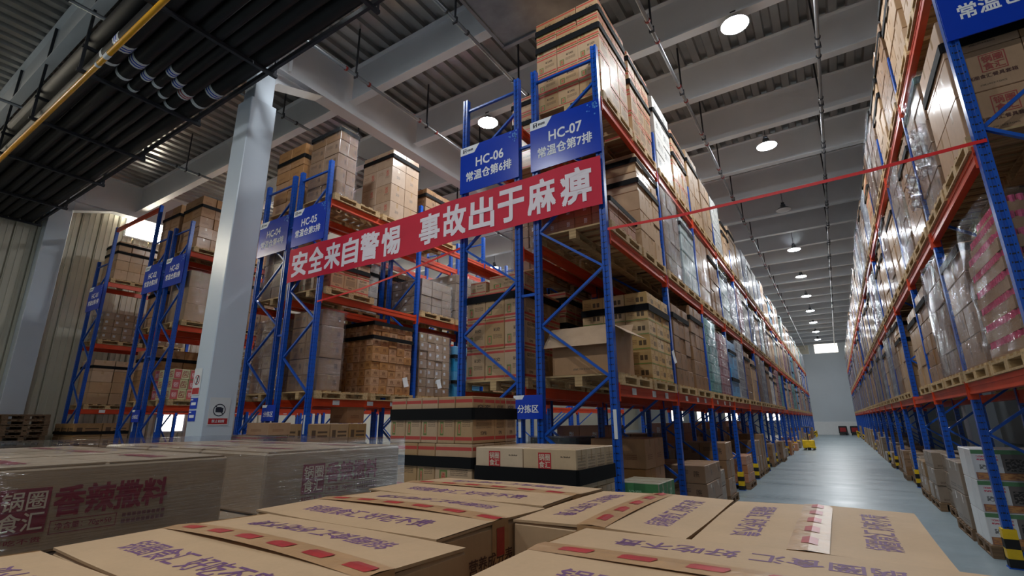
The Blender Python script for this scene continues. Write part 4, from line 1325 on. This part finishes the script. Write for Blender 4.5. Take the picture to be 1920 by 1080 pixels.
for s in range(3, 36):
    if rr.random() < .2: continue
    fl(8, s, round(rr.choice([.8, 1.0]), 2), round(rr.choice([.8, 1.0]), 2), round(rr.choice([.35, .6, .85, 1.0]), 2), rr.choice(['carton_dull', 'carton_dull', 'carton_grey', 'carton_tag']), 2, 2, rr.choice([1, 2, 3]), s < 8, dx=-.08, adj='mixed brown')
for s in range(2, 18):  # floor goods added to shut out the bright background below HC-07
    fl(6, s, .9, 1.0, [1.3, .9, 1.5, 1.1][s % 4], ['carton_dull', 'carton_orange', 'carton_redbrown', 'carton_grey'][(s * 3) % 4], 2, 2, 3, s < 6, adj='dim brown')
floor_load(-3.72, 7.25, .8, .7, 1.2, 'equipment_black', 'dark film-wrapped bundle on the floor behind the sorting-area sign', 1, 1, 2, (), 'film_heavy', pl='the dark wrapped bundle')
# grill-pan cartons on the floor at the right
pallet(1.86, 8.78, .0005, 1.15, .8, 'wooden floor pallet under the grill-pan cartons at the right-hand rack', True, 'wooden pallets on the floor', 'pallet_old')
for k in range(3):
    for i in range(2):
        for j in range(2):
            carton(1.3 + .275 + i * .56, 8.42 + .18 + j * .37, .1415 + k * .36, .55, .36, .357, 'carton_food', 'white and green grill-pan carton by right-hand rack, layer %s, %s %s' % (['one', 'two', 'three'][k], ['front', 'back'][j], ['aisle side', 'inner side'][i]), 'grill-pan cartons on the floor')
# HC-05 floor cartons with strap, HC-04 cartons by the column, HC-01 cartons
floor_load(-8.2, 6.08, 1.1, 1.25, 1.42, 'carton_darkprint', 'low strapped cartons standing under the first bay of HC-05', 3, 3, 4, (.72,), None, pl='the strapped cartons beneath HC-05')
carton(-8.0, 6.5, 1.565, .5, .4, .3, 'carton_orange', 'single orange-brown carton lying atop the strapped cartons under HC-05', 'loose cartons')
floor_load(-8.62, 4.98, 1.3, .55, 1.24, 'carton_redstripe', 'red-edged cartons on the floor beside the white column foot', 3, 1, 4, pl='the red-edged cartons beside the column')
carton(-8.1, 4.98, 1.385, .62, .4, .2, 'carton_orange', 'single flat carton on the red-edged cartons beside the column', 'loose cartons')
floor_load(-18.6, 5.9, 1.5, 1.3, 1.45, 'carton_darkprint', 'strapped dark-printed cartons on the floor under HC-01', 3, 2, 4, (.82,), None, pl='the dark-printed cartons under HC-01')
floor_load(-14.3, 6.1, 1.5, 1.0, .6, 'carton_dull', 'low brown cartons on the floor under HC-02 and HC-03', 3, 2, 2, pl='the low cartons under HC-02')
# pallet piles by the left wall
for k in range(13):
    pallet(-19.15 + R.uniform(-.02, .02), 4.42 + R.uniform(-.02, .02), .0005 + k * .1415, 1.1, .98, 'empty old wooden pallet in the pile by the left wall, %s from the floor' % ordw(k + 1), True, 'pile of empty pallets', 'pallet_old')
for k in range(13):
    pallet(-19.15 + R.uniform(-.02, .02), 3.3 + R.uniform(-.02, .02), .0005 + k * .1415, 1.1, .98, 'empty pale wooden pallet in the pile at the left edge, %s from the floor' % ordw(k + 1), k > 7, 'pile of empty pallets', 'pallet_wood')

# ================================================================== staging pallets in front of HC-06 and HC-07
# striped cartons, stack of mixed orientation
pallet(-3.25, 3.97, .0005, 1.08, .76, 'wooden floor pallet under the striped cartons by the sorting-area sign', True, 'wooden pallets on the floor')
zb = .1415
for k in range(4):
    lay = ['layer one', 'layer two', 'layer three', 'top layer'][k]
    cols = [.206] * 5 if k % 2 else [.38, .22, .43]
    xx = -3.77
    for i, cw in enumerate(cols):
        carton(xx + cw / 2, 3.6 + .175, zb + k * .419, cw - .005, .345, .416, 'carton_redstripe', 'striped carton before HC-06, %s, front %s from left' % (lay, ordw(i + 1)), 'striped cartons staged on the floor'); xx += cw
    for j, (y0, dd) in enumerate([(3.95, .19), (4.14, .19)]):
        carton(-2.74 - .19, y0 + dd / 2, zb + k * .419, .37, dd - .005, .416, 'carton_redstripe', 'striped carton before HC-06, %s, right side %s behind' % (lay, ordw(j + 1)), 'striped cartons staged on the floor')
    for j in range(2):
        carton(-3.77 + .16 + j * .325, 4.14, zb + k * .419, .315, .375, .416, 'carton_redstripe', 'striped carton before HC-06, %s, back %s from left' % (lay, ordw(j + 1)), 'striped cartons staged on the floor')
strap(-3.255, 3.965, zb + 3 * .419 + .26, 1.04, .735, 'upper black strap round the striped cartons staged on the floor', .105)
strap(-3.255, 3.965, zb + 2 * .419 + .26, 1.04, .735, 'middle black strap round the striped cartons staged on the floor', .095)
# emblem cartons
pallet(-2.225, 3.98, .0005, 1.0, .8, 'wooden floor pallet under the flat emblem cartons at the HC-07 post', True, 'wooden pallets on the floor')
for k in range(4):
    for i in range(2):
        for j in range(4):
            if k < 3 and j > 0 and i == 0: continue
            c = carton(-2.705 + .2425 + i * .485, 3.6 + .095 + j * .19, zb + k * .3095, .48, .186, .307, 'carton_logo',
                       'emblem carton before HC-07, %s, %s column, %s row' % (['layer one', 'layer two', 'layer three', 'top layer'][k], ['left', 'right'][i], ordw(j + 1)), 'emblem cartons staged on the floor')
            if j == 0 and k > 1:
                m = MB(); m.box(-.058, .058, 0, .002, -.062, .062)
                lg = obj('emblem', m.mesh('emblem', 'red_ink'), c, (-.04, -.095, .215))
                letter(lg, '锅圈\n食汇', 'kraft_light', (0, -.002, 0), FRONT, .1, .105, .01)
                letter(c, '锅圈食汇餐具套装', 'brown_ink', (-.05, -.0945, .06), FRONT, .3, None, .01)
strap(-2.22, 3.98, zb + 3 * .3095 + .1, .98, .765, 'black strap round the emblem cartons at the HC-07 post', .115)
m = MB(); m.box(-.022, .022, 0, .001, -.03, .03)
# ================================================================== foreground: taped cartons in front of the camera
FZ = 1.39
FH = .25
PRINT = '锅圈食汇 好吃不贵'
def taped_carton(x0, x1, y0, y1, ztop, label, along, rz=0.0, lift=(.0, .0), shiny=False):
    w, d = x1 - x0, y1 - y0
    o = tag(obj('taped_carton', carton_mesh(w, d, FH - .006, 'carton_foreground', .005), None, ((x0 + x1) / 2, (y0 + y1) / 2, ztop - FH), (0, 0, rz)), label, 'carton', 'taped cartons in the foreground')
    zt = FH - .006
    L, S = (w, d) if along == 'x' else (d, w)
    def P(a, b, z):
        return (a, b, z) if along == 'x' else (-b, a, z)
    for s in (-1, 1):
        m = MB(); N = 12
        lf = lift[0] if s < 0 else lift[1]
        def zz(a, inner, lf=lf):
            e = abs(a) / (L / 2)
            return zt + .001 + (.004 + lf * (1 - e * e)) * inner + .0015 * math.sin(a * 9 + s)
        for i in range(N):
            a0, a1 = -L / 2 + L * i / N, -L / 2 + L * (i + 1) / N
            for top in (0, 1):
                q = [P(a0, s * S / 2, zz(a0, 0) + .004 * top), P(a1, s * S / 2, zz(a1, 0) + .004 * top), P(a1, s * .003, zz(a1, 1) + .004 * top), P(a0, s * .003, zz(a0, 1) + .004 * top)]
                m.quad(q if (s < 0) == (top == 1) else q[::-1], [(0.5, 1.6)] * 4)
            for (b, inn) in ((s * S / 2, 0), (s * .003, 1)):
                m.quad([P(a0, b, zz(a0, inn)), P(a1, b, zz(a1, inn)), P(a1, b, zz(a1, inn) + .004), P(a0, b, zz(a0, inn) + .004)], [(0.5, 1.6)] * 4)
        for a in (-L / 2, L / 2):
            m.quad([P(a, s * S / 2, zt), P(a, s * .003, zt + .004), P(a, s * .003, zt + .009), P(a, s * S / 2, zt + .005)], [(0.5, 1.6)] * 4)
        fp = obj('flap', m.mesh('flap', 'carton_foreground'), o)
        # print draped on the flap: far side reads upside down
        src = text_mesh(PRINT, 'purple_ink', .68 * L, S * .14, .012)
        vs = []
        for v in src.vertices:
            a = -s * v.co.x; bb = s * S * .285 - s * v.co.y
            inner = 1 - (abs(bb) - .003) / (S / 2 - .003)
            vs.append(P(a, bb, zz(a, inner) + .0043 + v.co.z))
        pm2 = bpy.data.meshes.new('print'); pm2.from_pydata(vs, [], [tuple(p.vertices) for p in src.polygons]); pm2.materials.append(MATS['purple_ink'])
        obj('print', pm2, fp)
    # tape strip over the seam and down the ends
    m = MB(); N = 12; tw = .03
    ml = max(lift)
    def tz(a):
        e = abs(a) / (L / 2)
        return zt + .0105 + ml * (1 - e * e)
    for i in range(N):
        a0, a1 = -L / 2 - .001 + (L + .002) * i / N, -L / 2 - .001 + (L + .002) * (i + 1) / N
        m.quad([P(a0, -tw, tz(a0) - .001), P(a1, -tw, tz(a1) - .001), P(a1, 0, tz(a1) + .001), P(a0, 0, tz(a0) + .001)])
        m.quad([P(a0, 0, tz(a0) + .001), P(a1, 0, tz(a1) + .001), P(a1, tw, tz(a1) - .001), P(a0, tw, tz(a0) - .001)])
    for s in (-1, 1):
        a = s * (L / 2 + .0015)
        m.quad([P(a, -tw, zt - .07), P(a, tw, zt - .07), P(a, tw, zt + .0095), P(a, -tw, zt + .0095)])
    tp = obj('tape', m.mesh('tape', 'packing_tape', True), o)
    step = .1
    for i in range(int(L / step)):
        a = -L / 2 + .045 + i * step; e = .05
        m = MB()
        m.quad([P(a, -.011 - .002, tz(a) + .0006), P(a + e, -.013, tz(a + e) + .0006), P(a + e + .008, .0, tz(a + e) + .0022), P(a + .004, .0, tz(a) + .0022)])
        m.quad([P(a + .004, .0, tz(a) + .0022), P(a + e + .008, .0, tz(a + e) + .0022), P(a + e + .004, .012, tz(a + e) + .0008), P(a + .008, .012, tz(a) + .0008)])
        obj('tape_print', m.mesh('tape_print', 'red_faded2'), tp)
    for s in (-1, 1):
        a = s * (L / 2 + .0022)
        m = MB(); m.quad([P(a, -.014, zt - .06), P(a, .014, zt - .06), P(a, .014, zt - .006), P(a, -.014, zt - .006)])
        obj('tape_print', m.mesh('tape_print', 'red_faded2'), tp)
    return o
FG = []
FG.append(taped_carton(-1.30, -.66, 1.165, 1.555, FZ, 'taped kraft carton with purple print, farthest of the left foreground column', 'x', 0.0, (.004, .004)))
FG.append(taped_carton(-1.245, -.645, .755, 1.155, FZ, 'taped kraft carton with purple print, second of the left foreground column', 'x', -.02, (.006, .008)))
FG.append(taped_carton(-1.185, -.575, .352, .745, FZ, 'taped kraft carton with gaping end flap, third of the left foreground column', 'x', -.02, (.006, .009)))
FG.append(taped_carton(-1.19, -.58, -.05, .342, FZ, 'taped kraft carton with glossy tape at the bottom left corner', 'x', 0.0, (.006, .004)))
FG.append(taped_carton(-.637, -.266, .99, 1.50, FZ, 'taped kraft carton in the middle of the foreground, turned crosswise', 'y', 0.0, (.006, .006)))
FG.append(taped_carton(-.258, .112, .985, 1.50, FZ, 'taped kraft carton at the right foreground beside the aisle floor', 'y', 0.0, (.002, .002)))
FG.append(taped_carton(-.455, .15, .585, .975, FZ + .004, 'taped kraft carton nearest the lens at the bottom centre', 'x', 0.0, (.002, .002)))
for c_, (lx, ly, w_, rot_) in ((FG[1], (.3015, -.03, .15, AISLE)), (FG[2], (.3065, -.03, .15, AISLE)), (FG[4], (-.03, -.2565, .13, FRONT))):
    letter(c_, '营养成分表', 'brown_ink', (lx, ly, .18), rot_, w_, None, .015)
    letter(c_, '项目', 'brown_ink', (lx, ly - .06, .125) if rot_ is AISLE else (lx - .06, ly, .125), rot_, .04, None, .012)
pallet(-.58, .78, .0005, 1.46, 1.62, 'wooden floor pallet under the foreground taped cartons', True, 'wooden pallets on the floor')
o = thing('pallet_load', 'lower carton layers beneath the foreground taped cartons', 'pallet load', (-.58, .78, .1415), 'pallet loads on the floor')
for k in range(4):
    zz = k * .2495
    for (a, b, c, e) in ((-1.25, -.65, .78, 1.16), (-1.25, -.65, 1.17, 1.55), (-1.25, -.65, .38, .77), (-1.25, -.65, -.02, .37), (-.64, -.27, .99, 1.5), (-.26, .11, .99, 1.5), (-.455, .14, .59, .975), (-.455, .14, .2, .585)):
        obj('carton', carton_mesh(b - a - .004, e - c - .004, .247, 'carton_foreground'), o, ((a + b) / 2 + .58, (c + e) / 2 - .78, zz))

# ---- film-wrapped seasoning cartons at the left
WZ = 1.505; WH = .178
def wrap_carton(x0, x1, y0, y1, label, printed, dy=0.0):
    w, d = x1 - x0, y1 - y0
    o = tag(obj('seasoning_carton', carton_mesh(w, d, WH, 'carton_wrapped', .006), None, ((x0 + x1) / 2, (y0 + y1) / 2, WZ - WH)), label, 'carton', 'film-wrapped seasoning cartons')
    if printed:
        X = w / 2 + .0012
        m = MB(); m.box(-.0005, .0005, -.042, .042, -.046, .046)
        lg = obj('emblem', m.mesh('emblem', 'maroon_ink'), o, (X, -.107 + dy, .09))
        letter(lg, '锅圈\n食汇', 'kraft_light', (.001, 0, 0), AISLE, .074, .08, .01)
        letter(o, '香辣撒料', 'maroon_ink', (X, .056 + dy, .104), AISLE, .225, .062, .03)
        letter(o, '净含量：70g×50', 'maroon_ink', (X, .005 + dy, .05), AISLE, .105, .016, .01)
        m = MB()
        for q in range(9):
            for r in (0, 1):
                m.quad([(0, .078 + q * .0105, .044 + r * .014), (0, .086 + q * .0105, .044 + r * .014), (0, .086 + q * .0105, .053 + r * .014), (0, .078 + q * .0105, .053 + r * .014)])
        fine = obj('fine_print', m.mesh('fine_print', 'maroon_faded'), o, (X, dy, -.006))
        letter(o, '好吃不贵', 'maroon_ink', (X, -.107 + dy, .03), AISLE, .08, .011, .01)
        m = MB(); a, b, t = .062, .014, .0016
        for (p, q, r, s) in ((-a, a, b - t, b), (-a, a, -b, -b + t), (-a, -a + t, -b, b), (a - t, a, -b, b)):
            m.quad([(0, p, r), (0, q, r), (0, q, s), (0, p, s)])
        obj('frame_print', m.mesh('frame_print', 'maroon_ink'), o, (X, .005 + dy, .05))
    # top print and folded flap edge
    m = MB(); m.box(-w / 2 + .01, w / 2 - .004, -d / 2 + .01, -.004, WH, WH + .004); obj('flap', m.mesh('flap', 'carton_wrapped'), o)
    m = MB(); m.box(-w / 2 + .01, w / 2 - .004, .004, d / 2 - .01, WH, WH + .003); obj('flap', m.mesh('flap', 'carton_wrapped'), o)
    letter(o, '香辣撒料', 'maroon_ink', (0, -d * .25, WH + .0052), frame_rot((1, 0, 0), (0, 1, 0)), w * .6, .05, .02)
    letter(o, '香辣撒料', 'maroon_ink', (0, d * .25, WH + .0045), frame_rot((-1, 0, 0), (0, -1, 0)), w * .6, .05, .02)
for i, (a, b) in enumerate([(-1.9, -1.5), (-2.31, -1.91), (-2.72, -2.32)]):
    for j, (c, e) in enumerate([(.235, .81), (.925, 1.49)]):
        wrap_carton(a, b, c, e, 'grey-brown seasoning carton under film, %s block, %s from the camera side' % (['near', 'far'][j], ordw(i + 1)), i == 0, -.03 if j == 0 else 0.0)
pallet(-2.11, .86, .0005, 1.24, 1.3, 'wooden floor pallet under the film-wrapped seasoning cartons', False, 'wooden pallets on the floor')
o = thing('pallet_load', 'lower layers of the film-wrapped seasoning cartons', 'pallet load', (-2.11, .86, .1415), 'pallet loads on the floor')
for k in range(6):
    for (a, b) in [(-1.9, -1.5), (-2.31, -1.91), (-2.72, -2.32)]:
        for (c, e) in [(.235, .86), (.865, 1.49)]:
            obj('carton', carton_mesh(b - a - .004, e - c - .004, .195, 'carton_wrapped'), o, ((a + b) / 2 + 2.11, (c + e) / 2 - .86, k * .1973))
fo = tag(obj('stretch_film', film_mesh(1.235, 1.265, 1.375, 'film_streak', 1, .003, True), None, (-2.11, .8625, .14)), 'clear stretch film wrapped round the seasoning cartons at left', 'plastic film', 'loose film hanging from loads')

# ================================================================== far end of the aisle
def trolley(x, y, label, mat):
    o = thing('floor_trolley', label, 'trolley', (x, y, 0), 'small trolleys at the far wall')
    m = MB(); m.cbox(-.35, .35, -.3, .3, .15, .85, .04); obj('body', m.mesh('body', mat), o)
    m = MB(); m.cbox(-.25, .25, -.33, -.29, .3, .7, .02); obj('front_panel', m.mesh('front_panel', 'red_shell'), o)
    for a in (-.25, .25):
        for b in (-.2, .2):
            m = MB(); m.tube([(a - .03, b, .09), (a + .03, b, .09)], .09, 12); obj('wheel', m.mesh('wheel', 'black_rubber'), o)
trolley(.2, YF - .8, 'dark boxy trolley at the far wall, left one', 'equipment_black')
trolley(1.15, YF - .8, 'dark boxy trolley at the far wall, right one', 'equipment_black')
def barrier(x, y, label):
    o = thing('end_barrier', label, 'barrier', (x, y, 0), 'yellow barriers at the rack ends')
    for dy in (0, 2.2):
        m = MB(); m.box(-.05, .05, dy - .05, dy + .05, 0, .5); obj('upright', m.mesh('upright', 'yellow_guard'), o)
    m = MB(); m.box(-.04, .04, -.05, 2.25, .32, .46); obj('rail', m.mesh('rail', 'yellow_guard'), o)
barrier(-1.85, 52, 'yellow floor barrier at the far end of HC-07')
barrier(1.2, 52, 'yellow floor barrier at the far end of the right-hand rack')
def pallet_truck(x, y, label):
    o = thing('hand_pallet_truck', label, 'pallet truck', (x, y, 0))
    for a in (-.2, .2):
        m = MB(); m.cbox(a - .08, a + .08, 0, 1.1, .07, .13, .015); obj('fork', m.mesh('fork', 'yellow_guard'), o)
        m = MB(); m.tube([(a - .04, 1.0, .05), (a + .04, 1.0, .05)], .05, 10); obj('wheel', m.mesh('wheel', 'black_rubber'), o)
    m = MB(); m.cbox(-.28, .28, -.2, .02, .1, .5, .03); obj('pump_body', m.mesh('pump_body', 'yellow_guard'), o)
    m = MB(); m.tube([(0, -.15, .4), (0, -.3, 1.15)], .025, 8); m.tube([(-.15, -.3, 1.15), (.15, -.3, 1.15)], .02, 8); obj('handle', m.mesh('handle', 'equipment_black'), o)
    m = MB(); m.tube([(-.08, -.12, .09), (.08, -.12, .09)], .09, 12); obj('wheel', m.mesh('wheel', 'black_rubber'), o)
pallet_truck(-1.5, 31.0, 'yellow hand pallet truck parked against HC-07 far down the aisle')
tag(obj('distant_pallets', FARP.mesh('distant_pallets', 'pallet_wood')), 'wooden pallets under the farthest rack loads at the aisle end', 'pallet', None, 'stuff')
print('CARTONS', NCART[0], 'OBJECTS', len(bpy.data.objects))
